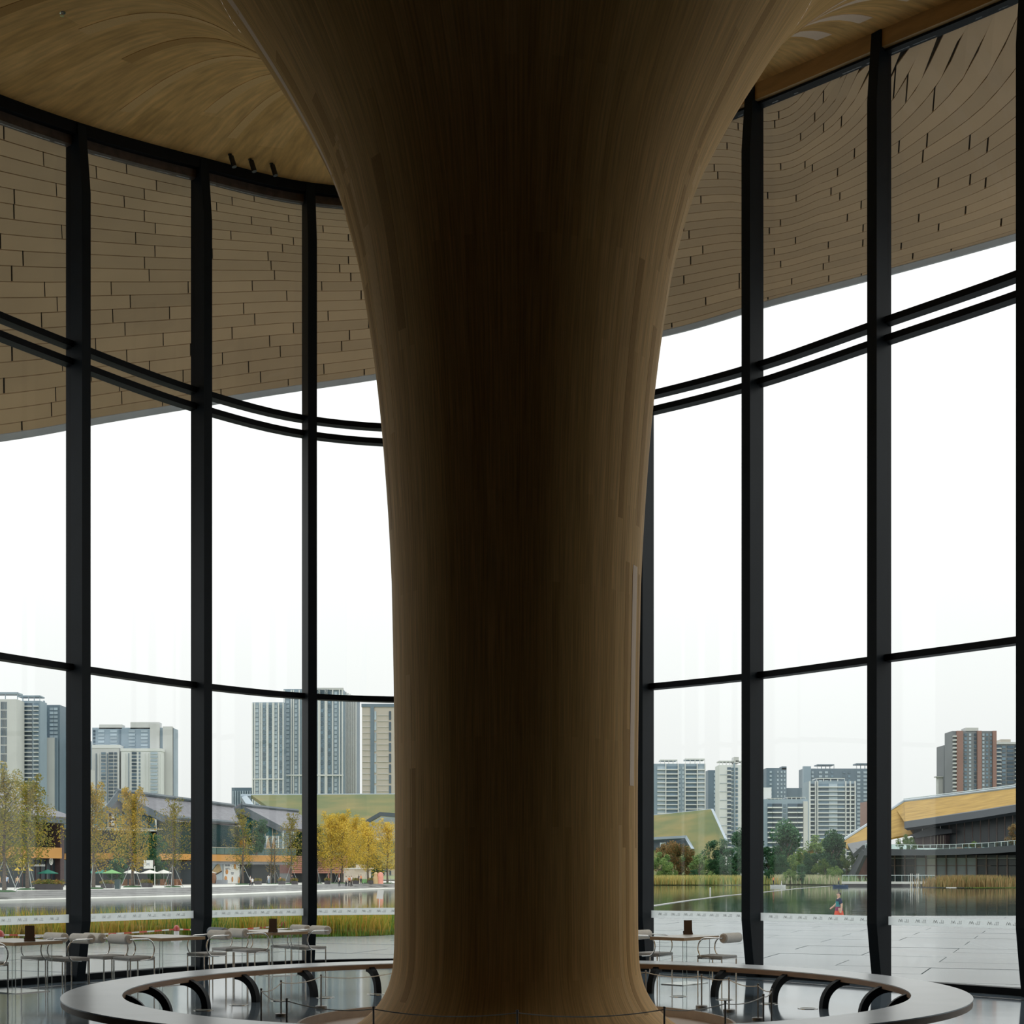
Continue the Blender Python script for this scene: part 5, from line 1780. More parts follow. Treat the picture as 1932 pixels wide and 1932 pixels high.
# --- planters
plp = None
for i, (px, py, w, lab) in enumerate(((92, 1679, 2.5, 'long dark planter of red-green plants below the round emblem'), (203, 1676, 1.3, 'square planter beside the green parasols'), (277, 1674, 1.2, 'square planter under the square sign'), (487, 1669, .9, 'round planter beside the two standing people'), (532, 1669, .9, 'round planter before the pink shop corner'), (556, 1669, .8, 'round planter by the pink shop post'), (618, 1668, .8, 'round planter before the pink boards'), (671, 1668, .9, 'round planter beside the kiosk'), (700, 1667.5, .8, 'round planter between kiosk and tan stand'), (591, 1668, .7, 'round planter behind the narrow mullion'))):
    p = on_ground(px, py)
    if plp is None:
        plp = thing('planter', lab, 'planter')
        m = MB(); m.box((0, 0, 0.25), (1.0, 0.8, 0.5)); m.build('box', 'planter_dark', plp)
        scatter_leaves([((x_, y_, .62), .28) for x_ in (-.35, 0, .35) for y_ in (-.2, .2)], 420, 1.0, 0.16, 'planter_leaf', plp, 77, 'plants')
        o = plp; o.location = p; o.scale = (w, 1, 1.15)
    else:
        o = copy_tree(plp, loc=p, rz=0, scale=(w * .95, .9, 1.0), label=lab)
    o['group'] = 'planters along the promenade'
p = on_ground(222, 1677)
m = MB(); m.box((0, 0, .45), (.5, .4, .9)); m.box((0, 0, .93), (.55, .45, .06)); tag(m.build('litter_bin', 'shop_glass', loc=p), 'dark green litter bin on the promenade between two planters', 'bin')
# cafe tables with wicker chairs under the white parasols
tb = None
for i, (px, d, lab) in enumerate(((262, 178, 'wicker seat group between the square sign and the ginkgo with orange-gold tip'), (296, 178, 'wicker seat group right behind the square sign post'), (318, 178, 'wicker seat group under the parasol by the thin ginkgo'), (334, 179, 'wicker seat group beside the steel mullion'), (233, 176, 'wicker seat group at the far end of the white parasols'))):
    if tb is None:
        tb = thing('wicker_seats', lab, 'seating', (atx(px, d), d, 0), 0, 'wicker seat groups at the shops')
        m = MB(); m.lathe([(0.3, 0), (0.04, .03), (.04, .7), (.4, .71), (.4, .74)], 12); m.build('table', 'wicker', tb)
        for sx in (-1, 1):
            m = MB(); m.box((sx * .85, 0, .22), (.6, .6, .44)); m.box((sx * 1.1, 0, .55), (.12, .6, .5)); m.build('armchair', 'wicker', tb)
    else:
        copy_tree(tb, loc=(atx(px, d), d, 0), rz=i * .5, label=lab)
p = (atx(396, 197), 197, 0)
t_ = thing('rattan_booth', 'brown rattan booth with a low sofa under the parasol by the blue poster', 'booth', p)
m = MB(); m.lathe([(0.85, .1), (0.95, .8), (0.85, 1.4), (0.6, 1.6)], 16); m.build('shell', 'wicker', t_, smooth=True)
m = MB(); m.box((1.7, 0, .3), (1.5, .7, .6)); m.build('sofa', 'poster_grey', t_)
# ------------------------------------------------------------------ green-roofed halls
leaf_mat('roof_grass', [(0.075, 0.115, 0.05), (0.13, 0.145, 0.055), (0.21, 0.175, 0.065)], 0.12, 0.0)
leaf_mat('roof_gold', [(0.20, 0.12, 0.02), (0.30, 0.18, 0.03), (0.38, 0.24, 0.05)], 0.3, 0.0)
mat('zinc', (0.33, 0.40, 0.46), 0.4, var=0.1, scale=0.2)
mat('zinc_dark', (0.07, 0.10, 0.12), 0.45, var=0.15, scale=0.2)
G = thing('green_roof_hall', 'broad hall with a sloping grass roof and grey metal rim behind the golden trees', 'building')
q = [at(474, 1506, 330), at(900, 1504, 330), at(900, 1640, 262), at(665, 1640, 262)]
m = MB(); m.slab(q, -0.8); m.build('grass_roof', 'roof_grass', G)
m = MB(); m.tube([at(455, 1502, 331), at(900, 1500.5, 331)], 0.55, 6); m.build('roof_rim', 'zinc', G)
m = MB(); m.slab([at(455, 1502, 331), at(466, 1501, 330), at(500, 1545, 312), at(482, 1545, 312)], 1.0); m.build('roof_rim', 'zinc', G)
m = MB(); m.slab([at(453, 1506, 332), at(457, 1506, 331), at(480, 1545, 313), at(474, 1545, 313)], 1.0); m.build('roof_rim', 'zinc_dark', G)
# pale glass dormer
m = MB(); m.slab([at(678, 1571, 280), at(720, 1586, 280), at(760, 1586, 280), at(760, 1543, 280), at(719, 1541, 280), at(690, 1560, 280)], -0.3); dg = m.build('dormer_glass', 'pale_glass', G)
for px in (706, 716, 728, 738):
    m = MB(); a = at(px, 1584, 279.6); c = at(px + 1, 1545 if px > 712 else 1552, 279.6); m.bx(a.x, c.x, 279.2, 279.5, a.z, c.z); m.build('window_bar', 'sign_white', G)
m = MB(); m.slab([at(672, 1560, 279), at(719, 1533, 279), at(719, 1540, 279), at(672, 1567, 279)], -2.5); m.slab([at(719, 1533, 279), at(760, 1536, 279), at(760, 1543, 279), at(719, 1540, 279)], -2.5); m.build('dormer_roof', 'zinc_dark', G)
m = MB(); m.slab([at(672, 1566, 278.5), at(676, 1565, 278.5), at(722, 1585, 278.5), at(720, 1588, 278.5)], -0.5); m.build('dormer_sill', 'sign_white', G)

G2 = thing('green_gable_hall', 'hall with a folded grass roof and pale gable behind the russet trees', 'building')
m = MB(); m.slab([at(1060, 1562, 388), at(1342, 1532, 372), at(1366, 1585, 352), at(1366, 1652, 322), at(1366, 1668, 322), at(1060, 1668, 332)], -0.8); m.build('grass_roof', 'roof_grass', G2)
m = MB(); m.tube([at(1060, 1560, 389), at(1343, 1530, 373)], 0.7, 6); m.tube([at(1343, 1530, 373), at(1370, 1590, 350)], 0.7, 6); m.build('roof_rim', 'zinc', G2)
m = MB(); m.slab([at(1120, 1587, 345), at(1295, 1578, 345), at(1310, 1603, 340), at(1304, 1603, 340), at(1292, 1583, 345), at(1120, 1592, 345)], -1.2); m.build('gable_edge', 'zinc', G2)
m = MB(); m.slab([at(1120, 1591, 346), at(1292, 1582, 346), at(1304, 1604, 344), at(1304, 1650, 344), at(1120, 1650, 344)], -0.5); m.build('gable_wall', 'zinc_dark', G2)
m = MB(); m.slab([at(1245, 1590, 343), at(1256, 1589.5, 343), at(1256, 1598, 343), at(1245, 1598, 343)], -0.3); m.build('window', 'pale_glass', G2)
G3 = thing('far_roof', 'small grass-roofed shed with a white rim between the trees', 'building')
m = MB(); m.slab([at(1510, 1611, 300), at(1535, 1603, 300), at(1536, 1612, 298), at(1514, 1618, 298)], -0.4); m.build('grass_roof', 'roof_gold', G3)
m = MB(); m.tube([at(1508, 1611, 299.5), at(1536, 1602, 299.5)], 0.25, 5); m.build('roof_rim', 'sign_white', G3)
a = at(1514, 1640, 300); c = at(1536, 1613, 303); m = MB(); m.bx(a.x, c.x, 300, 306, a.z, c.z); m.build('wall', 'zinc_dark', G3)

# ------------------------------------------------------------------ museum with golden roof on the right
MU = thing('museum', 'long dark glass museum with golden grass roof and curved terrace', 'building')
mat('mus_dark', (0.06, 0.07, 0.08), 0.5, var=0.15, scale=0.1)
mat('mus_glass', (0.035, 0.055, 0.068), 0.25, var=0.3, scale=0.1, spec=0.8)
mat('mus_pale', (0.46, 0.55, 0.60), 0.3, var=0.25, scale=0.15, spec=0.8)
mat('mus_white', (0.88, 0.90, 0.88), 0.3, var=0.05)
mat('mus_bar', (0.36, 0.27, 0.25), 0.5, var=0.1)
mat('mus_rail', (0.55, 0.62, 0.63), 0.4, var=0.05)
glass_mat('rail_glass', (0.80, 0.90, 0.88), 0.9, 1.45)
# roof: golden skin with thickness; rises from the left tip to the right
m = MB()
vs = [at(1583, 1592, 300), at(1650, 1549, 318), at(1690, 1523, 330), at(1706, 1513, 335), at(1800, 1502, 325), at(1990, 1478, 300),
      at(1990, 1505, 262), at(1850, 1529, 268), at(1708, 1550, 276), at(1724, 1556, 279), at(1724, 1573, 279), at(1690, 1579, 280), at(1650, 1589, 282), at(1600, 1600, 285)]
top = [0, 1, 2, 3, 4, 5]; n = len(vs)
fs = [(0, 1, 12, 13), (1, 2, 11, 12), (2, 3, 8, 10, 11), (8, 9, 10), (3, 4, 7, 8), (4, 5, 6, 7)]
vs2 = [v - Vector((0, 0, 0.35)) for v in vs]
m.add(vs + vs2, fs + [tuple(n + i for i in f[::-1]) for f in fs] + [(k, (k + 1) % n, n + (k + 1) % n, n + k) for k in range(n)])
m.build('golden_roof', 'roof_gold', MU)
m = MB(); m.tube([v + Vector((0, 0, .2)) for v in vs[:6]], 0.35, 6); m.build('roof_rim', 'zinc', MU)
m = MB(); m.tube([v + Vector((0, .4, .75)) for v in vs[3:6]], 0.13, 5); m.build('roof_rail', 'mus_rail', MU)
# eave band under the right part
m = MB(); m.slab([at(1706, 1550, 275), at(1850, 1529.5, 267), at(1990, 1506, 261), at(1990, 1512, 262), at(1850, 1535, 268), at(1712, 1554, 276)], -1.5); m.build('eave', 'mus_dark', MU)
# upper glass storey
fu = Face(1722, 283, 1990, 270)
def topy(px): return interp(px, [(1722, 1552), (1850, 1535), (1990, 1513)])
pxs = [1722, 1740, 1757, 1774, 1791, 1805, 1820, 1835, 1850, 1866, 1881, 1896, 1911, 1930, 1950, 1990]
for a, c in zip(pxs, pxs[1:]):
    m = MB(); fu.poly(m, [(a + .3, 1598), (c - .3, 1598), (c - .3, topy(c)), (a + .3, topy(a))], 0.4); m.build('glass_panel', 'mus_glass', MU)
for px in pxs[4:]:
    m = MB(); fu.poly(m, [(px - .5, 1598), (px + .5, 1598), (px + .5, topy(px)), (px - .5, topy(px))], 0.25, 0.3); m.build('mullion', 'mus_bar', MU)
m = MB(); fu.poly(m, [(1726, 1577), (1765, 1563), (1805, 1566), (1805, 1573), (1765, 1578), (1740, 1582)], 8.0, 5.0); m.build('porch_roof', 'mus_dark', MU)
m = MB(); fu.poly(m, [(1735, 1600), (1735, 1580), (1765, 1577), (1792, 1576), (1792, 1600)], 6.0, 4.0); m.build('porch_wall', 'frame_brown', MU)
for px in (1750, 1765, 1772, 1777, 1783, 1788):
    m = MB(); fu.poly(m, [(px - .4, 1599), (px + .4, 1599), (px + .4, 1577), (px - .4, 1577)], 0.2, 4.3); m.build('porch_bar', 'frame_pale', MU)
# terrace slab: curved band, with railing
TP = [(1630, 262), (1690, 256), (1750, 253), (1810, 251), (1870, 247), (1930, 242), (1990, 236)]
def tz_top(px): return interp(px, [(1630, 1600), (1690, 1602), (1740, 1603), (1800, 1601.5), (1860, 1599), (1932, 1593), (1990, 1586)])
def tz_bot(px): return interp(px, [(1630, 1614), (1690, 1614), (1740, 1614), (1800, 1613), (1860, 1611), (1932, 1606), (1990, 1600)])
m = MB()
vs, fs = [], []
for px, d in TP:
    vs += [at(px, tz_top(px), d), at(px, tz_bot(px), d), at(px, tz_bot(px), d + 30), at(px, tz_top(px), d + 30)]
for i in range(len(TP) - 1):
    for k in range(4):
        fs.append((i * 4 + k, i * 4 + (k + 1) % 4, (i + 1) * 4 + (k + 1) % 4, (i + 1) * 4 + k))
m.add(vs, fs + [(0, 1, 2, 3)]); m.build('terrace_slab', 'mus_dark', MU)
npost = 30
for k in range(npost):
    px = 1633 + k * 12.2
    d = interp(px, TP)
    a = at(px, tz_top(px) + .5, d + .3); c = at(px, tz_top(px) - 8.5, d + .3)
    m = MB(); m.tube([a, c], 0.06, 5); m.build('rail_post', 'mus_rail', MU)
    px2 = px + 12.2
    d2 = interp(px2, TP)
    m = MB(); m.tube([c, at(px2, tz_top(px2) - 8.5, d2 + .3)], 0.05, 5); rl = m.build('rail', 'mus_rail', MU)
    m = MB(); m.slab([a, at(px2, tz_top(px2), d2 + .3), at(px2, tz_top(px2) - 8.3, d2 + .3), c], 0.03); m.build('rail_pane', 'rail_glass', MU)
# lower storey
fl = Face(1600, 276, 1990, 252)
lx = [1638, 1668, 1689, 1708, 1728, 1748, 1767, 1786, 1805, 1824, 1843, 1862, 1882, 1901, 1922, 1942, 1990]
for i, (a, c) in enumerate(zip(lx, lx[1:])):
    pale = 4 <= i <= 9
    for (y0, y1) in ((1664, 1634), (1633, 1620), (1619, 1613.5)):
        mm = 'mus_white' if i == 5 else ('mus_pale' if pale and y0 > 1620 else 'mus_glass')
        m = MB(); fl.poly(m, [(a + .4, y0), (c - .4, y0), (c - .4, y1), (a + .4, y1)], 0.3); m.build('glass_panel', mm, MU)
for px in lx:
    m = MB(); fl.poly(m, [(px - .8, 1665), (px + .8, 1665), (px + .8, 1613), (px - .8, 1613)], 0.5, 0.4); m.build('mullion', 'mus_bar', MU)
m = MB(); fl.poly(m, [(1638, 1619.8), (1990, 1619.8), (1990, 1618.6), (1638, 1618.6)], 0.3, 0.3); m.build('head_bar', 'mus_rail', MU)
m = MB(); fl.poly(m, [(1638, 1634), (1870, 1634), (1870, 1633), (1638, 1633)], 0.3, 0.25); m.build('cross_bar', 'mus_bar', MU)
# left end: slanted fin, brick wall and the dark underside of the roof tip
m = MB(); m.slab([at(1600, 1599, 284), at(1660, 1588, 281), at(1660, 1604, 262), at(1630, 1602, 264), at(1612, 1618, 268)], -0.8); m.build('tip_soffit', 'mus_dark', MU)
m = MB(); m.slab([at(1602, 1658, 268), at(1632, 1603, 263), at(1640, 1606, 262), at(1614, 1662, 266)], -0.8); m.build('slanted_fin', 'mus_dark', MU)
m = MB(); m.slab([at(1614, 1663, 270), at(1640, 1663, 270), at(1640, 1612, 268), at(1624, 1630, 268)], -0.5); m.build('brick_wall', 'pink_joint', MU)
m = MB(); fl.box(m, 1636, 1990, -0.4, 6.0, -24, -6); m.build('inner_wall', 'mus_dark', MU)

# boat dock
DK = thing('boat_dock', 'pale floating dock with railing before the museum', 'dock')
fd = Face(1588, 240, 1770, 236)
m = MB(); fd.box(m, 1588, 1766, -0.35, 0.05, -3, 0); m.build('deck', 'white_stone', DK)
m = MB(); fd.box(m, 1588, 1766, -0.85, -0.35, -2.9, -0.1); m.build('float', 'planter_dark', DK)
for k in range(15):
    px = 1589 + k * 12.5
    p = fd.pt(px, z=0.05, out=-0.2); m = MB(); m.tube([p, p + Vector((0, 0, 1.1))], 0.03, 5); m.build('rail_post', 'mus_rail', DK)
p0, p1 = fd.pt(1589, z=1.15, out=-.2), fd.pt(1764, z=1.15, out=-.2)
m = MB(); m.tube([p0, p1], 0.04, 5); m.build('rail', 'mus_rail', DK)
m = MB(); m.slab([p0 - Vector((0, 0, 1)), p1 - Vector((0, 0, 1)), p1, p0], 0.02); m.build('rail_pane', 'rail_glass', DK)
for i, px in enumerate((1718, 1721, 1730, 1733)):
    p = on_ground(px, 1674.5, WZ)
    m = MB(); m.tube([p - Vector((0, 0, .3)), p + Vector((0, 0, 2.2))], 0.05, 5); tag(m.build('mooring_pole', 'sign_white'), 'thin white mooring pole in the water before the dock', 'pole', 'mooring poles')
for i, (px, py) in enumerate(((1788, 1669), (1795, 1673))):
    p = on_ground(px, py, WZ)
    m = MB(); m.lathe([(0.9, -.3), (1.0, .1), (.7, .45), (.2, .6)], 9); o = m.build('shore_rock', 'white_stone', loc=p, smooth=True); o.scale = (1.3 - .4 * i, .8, .8 + .2 * i); tag(o, ['pale rock at the end of the dock', 'pale rock touching the reddish reeds'][i], 'rock', 'shore rocks')

# ------------------------------------------------------------------ distant towers: mild distance haze is painted into their lighter, bluish colours
mat('tw_pale', (0.55, 0.56, 0.55), 0.7, var=0.08, scale=0.05)
mat('tw_white', (0.68, 0.70, 0.69), 0.7, var=0.06, scale=0.05)
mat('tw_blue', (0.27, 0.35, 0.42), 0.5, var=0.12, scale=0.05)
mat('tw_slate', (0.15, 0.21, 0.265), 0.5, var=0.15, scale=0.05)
mat('tw_dark', (0.08, 0.125, 0.165), 0.4, var=0.2, scale=0.05)
mat('tw_win', (0.17, 0.25, 0.32), 0.3, var=0.35, scale=0.08, rand=0.35)
mat('tw_windk', (0.075, 0.12, 0.165), 0.3, var=0.35, scale=0.08, rand=0.4)
mat('tw_winlt', (0.42, 0.51, 0.58), 0.3, var=0.25, scale=0.08, rand=0.15)
mat('tw_beige', (0.50, 0.46, 0.41), 0.7, var=0.06, scale=0.05)
mat('tw_brown', (0.30, 0.18, 0.155), 0.7, var=0.12, scale=0.05)
mat('tw_grey', (0.20, 0.215, 0.23), 0.6, var=0.15, scale=0.05)

def tower(label, px0, px1, ptop, d, wallm, bays, pitch_px, depth=18.0, pbot=1660, name='tower', win_h=0.62, start=1.0, parent=None):
    """slab block; bays = list of (px a, px b, kind, material). kinds: win, bal, strip, blank"""
    x0, x1 = atx(px0, d), atx(px1, d)
    zt, zb = hgt(ptop, d), -2.0
    cx_ = (x0 + x1) / 2
    m = MB(); m.bx(x0 - cx_, x1 - cx_, 0, depth, zb, zt)
    if parent is None:
        o = thing(name, label, 'building', (cx_, d, 0))
        m.build('wall', wallm, o)
    else:
        o = m.build('wing', wallm, parent, loc=(cx_ - parent.location.x, d - parent.location.y, 0))
    ph = pitch_px * d / F
    nfl = int((zt - hgt(pbot, d)) / ph)
    for (pa, pb, kind, mm) in bays:
        a, c = atx(pa, d) - cx_, atx(pb, d) - cx_
        w = c - a
        if kind == 'strip':
            m = MB(); m.bx(a, c, -0.5, 0.0, hgt(pbot, d), zt - ph * start * .5); m.build('facade_strip', mm, o)
        elif kind == 'win':
            mb = MB(); mb.box((0, -0.15, 0), (w, 0.5, ph * win_h)); me = mb.mesh('window', mm)
            for k in range(nfl):
                inst(me, 'window', o, ((a + c) / 2, 0, zt - ph * (k + start)))
        elif kind == 'bal':
            mb = MB(); mb.box((0, -0.15, ph * .10), (w, 0.3, ph * .62)); me = mb.mesh('window', mm)
            sb = MB(); sb.box((0, -0.8, -ph * .36), (w * 1.02, 1.8, ph * .24)); ms = sb.mesh('balcony', 'tw_white')
            for k in range(nfl):
                inst(me, 'window', o, ((a + c) / 2, 0, zt - ph * (k + start)))
                inst(ms, 'balcony', o, ((a + c) / 2, 0, zt - ph * (k + start)))
    return o, cx_, zt
def roof_frame(o, cx_, d, pa, pb, y0, y1, mm='tw_white', depth=12):
    """open pergola on a tower roof"""
    a, c = atx(pa, d) - cx_, atx(pb, d) - cx_
    z0, z1 = hgt(y0, d), hgt(y1, d)
    m = MB(); m.bx(a, c, 0, depth, z1 - (z1 - z0) * .25, z1)
    for k in range(5):
        x = a + (c - a) * k / 4
        m.bx(x - .25 if k else x, x + .25 if k < 4 else x, 0.2, 0.8, z0, z1)
    m.build('roof_frame', mm, o)
def block(o, cx_, d, pa, pb, y0, y1, mm, depth=10, dy=0.0, name='roof_block'):
    a, c = atx(pa, d) - cx_, atx(pb, d) - cx_
    m = MB(); m.bx(a, c, dy, dy + depth, hgt(y0, d), hgt(y1, d)); return m.build(name, mm, o)

# left
o, c_, z_ = tower('tall pale apartment tower with a blank wall and dark window stripes', -60, 31, 1319, 1100, 'tw_pale', [(2, 4, 'win', 'tw_windk'), (5, 7, 'win', 'tw_windk'), (8.5, 10, 'win', 'tw_windk'), (11, 12.5, 'win', 'tw_windk'), (-20, -14, 'win', 'tw_windk')], 16.5, win_h=.86, start=.75)
roof_frame(o, c_, 1100, -60, 33, 1319, 1306, 'tw_blue')
o, c_, z_ = tower('tall apartment tower with white balcony slabs next to the blank pale wall', 31.2, 76, 1322, 1122, 'tw_blue', [(31.5, 34.5, 'win', 'tw_winlt'), (36, 39.5, 'win', 'tw_winlt'), (45, 61, 'bal', 'tw_windk'), (64, 73, 'bal', 'tw_win')], 7.9, depth=16)
block(o, c_, 1122, 41, 44.5, 1660, 1324, 'tw_pale', 1.2, -1.0, 'pier')
roof_frame(o, c_, 1122, 32, 75, 1322, 1312, 'tw_blue')
o, c_, z_ = tower('slate-blue tower behind the balcony tower with a chimney', 75, 113, 1330, 1150, 'tw_slate', [(76, 79, 'win', 'tw_winlt'), (86, 89.5, 'win', 'tw_win'), (94, 101, 'win', 'tw_winlt'), (102, 109, 'win', 'tw_winlt')], 7.5)
block(o, c_, 1150, 82, 84, 1660, 1322, 'tw_blue', 2, -.8, 'chimney')
block(o, c_, 1150, 90.5, 107, 1660, 1393, 'tw_pale', 3, -6, 'blank_wall')
block(o, c_, 1150, 107, 111, 1660, 1393, 'tw_slate', 3, -5, 'blank_wall')
o, c_, z_ = tower('slim slate tower between the wide mullion and the pale twin block', 140, 161, 1395, 1180, 'tw_slate', [(154, 156.5, 'win', 'tw_winlt'), (157.5, 160, 'win', 'tw_winlt')], 7.0)
block(o, c_, 1180, 158, 171, 1660, 1452, 'tw_pale', 10, 2, 'annex')
o, c_, z_ = tower('pale twin apartment block with stepped roof behind the gabled shop', 174, 326, 1373, 1250, 'tw_blue', [(176, 180, 'win', 'tw_windk'), (185, 197, 'win', 'tw_winlt'), (208, 221, 'win', 'tw_winlt'), (224, 228, 'strip', 'tw_slate'), (243, 255, 'win', 'tw_winlt'), (266, 279, 'win', 'tw_winlt'), (298, 300, 'win', 'tw_windk'), (318, 319.5, 'win', 'tw_windk')], 6.6, depth=20)
block(o, c_, 1250, 187, 230, 1375, 1367, 'tw_pale'); block(o, c_, 1250, 246, 300, 1375, 1362.5, 'tw_pale'); block(o, c_, 1250, 284, 302, 1660, 1366, 'tw_pale', 4, -2, 'pier'); block(o, c_, 1250, 308, 326, 1660, 1371, 'tw_pale', 4, -2, 'pier')
f1 = block(o, c_, 1250, 174, 233, 1660, 1411, 'tw_pale', 12, -14, 'front_wing'); f2 = block(o, c_, 1250, 238, 312, 1660, 1418, 'tw_white', 12, -16, 'front_wing'); block(o, c_, 1250, 173, 234, 1414, 1408, 'tw_white', 13, -14.5, 'cornice'); block(o, c_, 1250, 237, 313, 1420, 1415, 'tw_white', 13, -16.5, 'cornice')
for (pa, pb, mm, dy) in ((200, 208, 'tw_win', -14.3), (214, 222, 'tw_windk', -14.3), (224, 229, 'tw_windk', -14.3), (258, 267, 'tw_windk', -16.3), (271, 274, 'tw_slate', -16.3), (293, 306, 'tw_winlt', -16.3)):
    a, c = atx(pa, 1250) - c_, atx(pb, 1250) - c_
    mb = MB(); mb.box((0, 0, 0), (c - a, 0.6, 2.0)); me = mb.mesh('window', mm)
    for k in range(14):
        inst(me, 'window', o, ((a + c) / 2, dy, hgt(1424 + k * 6.6, 1250)))
for pa in (190, 194, 211, 232, 245, 252, 281, 288, 309):
    block(o, c_, 1250, pa, pa + 1.3, 1660, 1424, 'tw_slate' if pa in (190, 211, 252) else 'tw_white', 1, -15.2 if pa < 235 else -17.2, 'pilaster')

D_ = 950
o, c_, z_ = tower('tall glassy office tower with pale vertical fins and roof lettering', 535, 647, 1300, D_, 'tw_blue', [(540, 546, 'win', 'tw_winlt'), (556, 561, 'win', 'tw_winlt'), (593, 598, 'win', 'tw_win'), (605, 610, 'win', 'tw_win'), (619, 624, 'win', 'tw_win'), (631, 636, 'win', 'tw_winlt')], 8.2, depth=26, win_h=.75)
for pa in (536, 549, 553, 564, 570, 588, 600, 603, 613, 616, 627, 640, 645):
    block(o, c_, D_, pa, pa + (3.2 if pa in (600, 613) else 2.0), 1660, 1302, 'tw_white', 1.4, -1.2, 'fin')
block(o, c_, D_, 534, 648, 1464, 1461.5, 'tw_white', 1.0, -1.4, 'cornice'); block(o, c_, D_, 584, 648, 1302, 1298, 'tw_pale', 2, -1, 'parapet')
office = o
text_part('OSTUIZE', 11 * D_ / F, 0.3, 'tw_dark', o, (atx(608, D_) - c_, -2.2, hgt(1309.5, D_)), name='roof_lettering', sx=0.62)
# its receding right side
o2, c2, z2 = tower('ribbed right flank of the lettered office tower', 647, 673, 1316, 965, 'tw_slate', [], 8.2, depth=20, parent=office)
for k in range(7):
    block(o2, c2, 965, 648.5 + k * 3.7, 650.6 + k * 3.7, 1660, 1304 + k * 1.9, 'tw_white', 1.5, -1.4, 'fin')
o, c_, z_ = tower('lower wing of the lettered office tower', 476, 536, 1325, 940, 'tw_blue', [(482, 488, 'win', 'tw_winlt'), (496, 501, 'win', 'tw_win'), (507, 512, 'win', 'tw_win'), (518, 523, 'win', 'tw_winlt'), (528, 532, 'win', 'tw_win')], 8.2, depth=26, win_h=.75, parent=office)
for pa in (476, 480, 490, 493.5, 503, 505, 514, 516, 525, 533.5):
    block(o, c_, 940, pa, pa + 1.9, 1660, 1326, 'tw_white', 1.4, -1.2, 'fin')
block(o, c_, 940, 476, 536, 1471, 1469, 'tw_white', 1.0, -1.4, 'cornice')
o, c_, z_ = tower('beige tower with one dark window slot beside the column', 683, 760, 1330, 900, 'tw_beige', [(706.5, 710, 'win', 'tw_winlt'), (734, 738, 'win', 'tw_windk')], 20, win_h=.8)
block(o, c_, 900, 699, 706, 1660, 1334, 'tw_slate', 1, -.6, 'facade_strip'); block(o, c_, 900, 682, 760, 1334, 1328, 'tw_slate', 12, -.5, 'cornice')
for k in range(14):
    block(o, c_, 900, 684, 699, 1350 + k * 11, 1349.3 + k * 11, 'tw_pale', .5, -.4, 'joint_line'); block(o, c_, 900, 712, 733, 1350 + k * 11, 1349.3 + k * 11, 'tw_pale', .5, -.4, 'joint_line')
o, c_, z_ = tower('low grey block with white pilasters at the foot of the office tower', 437, 480, 1486, 1000, 'tw_slate', [], 8)
for k in range(9):
    block(o, c_, 1000, 439 + k * 4.6, 441 + k * 4.6, 1660, 1492, 'tw_winlt', 1, -.8, 'pilaster')

# right
o, c_, z_ = tower('white apartment block with many balconies above the green gable roof', 1232, 1330, 1441, 950, 'tw_blue', [(1240, 1255, 'bal', 'tw_winlt'), (1256.5, 1278, 'bal', 'tw_win'), (1280.5, 1284, 'win', 'tw_winlt'), (1287, 1291, 'win', 'tw_winlt'), (1293, 1314, 'bal', 'tw_win'), (1316, 1330, 'bal', 'tw_winlt')], 8.25)
roof_frame(o, c_, 950, 1246, 1278, 1441, 1433); roof_frame(o, c_, 950, 1293, 1330, 1441, 1431)
for pa in (1255, 1278.3, 1291.5, 1314.3, 1329):
    block(o, c_, 950, pa, pa + 1.6, 1660, 1441, 'tw_white', 2.2, -1.8, 'pier')
o, c_, z_ = tower('slate tower edge between two white blocks', 1336, 1360, 1453, 1100, 'tw_slate', [(1347, 1349, 'win', 'tw_winlt'), (1352, 1356, 'win', 'tw_win')], 8.0)
o, c_, z_ = tower('pale tower with blank side wall and slim balconies', 1357, 1430, 1443, 900, 'tw_white', [(1372, 1379, 'bal', 'tw_windk'), (1379.5, 1383.5, 'win', 'tw_slate'), (1388, 1392, 'win', 'tw_win'), (1404, 1408, 'bal', 'tw_win'), (1414, 1426, 'bal', 'tw_win')], 8.0)
block(o, c_, 900, 1384, 1386, 1660, 1440, 'tw_blue', 2, -1.2, 'pier'); roof_frame(o, c_, 900, 1357, 1384, 1443, 1435); roof_frame(o, c_, 900, 1388, 1430, 1443, 1435); block(o, c_, 900, 1385, 1394, 1440, 1428, 'tw_pale')
for k in range(12): block(o, c_, 900, 1358, 1371, 1462 + k * 16, 1461.4 + k * 16, 'tw_blue', .4, -.3, 'joint_line')
block(o, c_, 900, 1332, 1356, 1660, 1518, 'tw_beige', 8, 90, 'brick_annex')
o, c_, z_ = tower('dark slate tower behind the low white terrace block', 1446, 1484, 1449, 1050, 'tw_slate', [(1452, 1456, 'win', 'tw_winlt'), (1466, 1469, 'win', 'tw_winlt'), (1473, 1476, 'win', 'tw_winlt'), (1479, 1481.5, 'win', 'tw_winlt')], 7.6, win_h=.5)
block(o, c_, 1050, 1475, 1484, 1452, 1446, 'tw_dark'); block(o, c_, 1050, 1484, 1516, 1660, 1486, 'tw_slate', 10, 6, 'annex')
o, c_, z_ = tower('low white terrace block with broad window bands behind the tall dark tree', 1440, 1524, 1508, 800, 'tw_blue', [(1448, 1456, 'bal', 'tw_windk'), (1457, 1475, 'bal', 'tw_windk'), (1478, 1483, 'win', 'tw_slate'), (1486, 1503, 'bal', 'tw_windk'), (1504, 1514, 'bal', 'tw_windk')], 9.4, start=1.3)
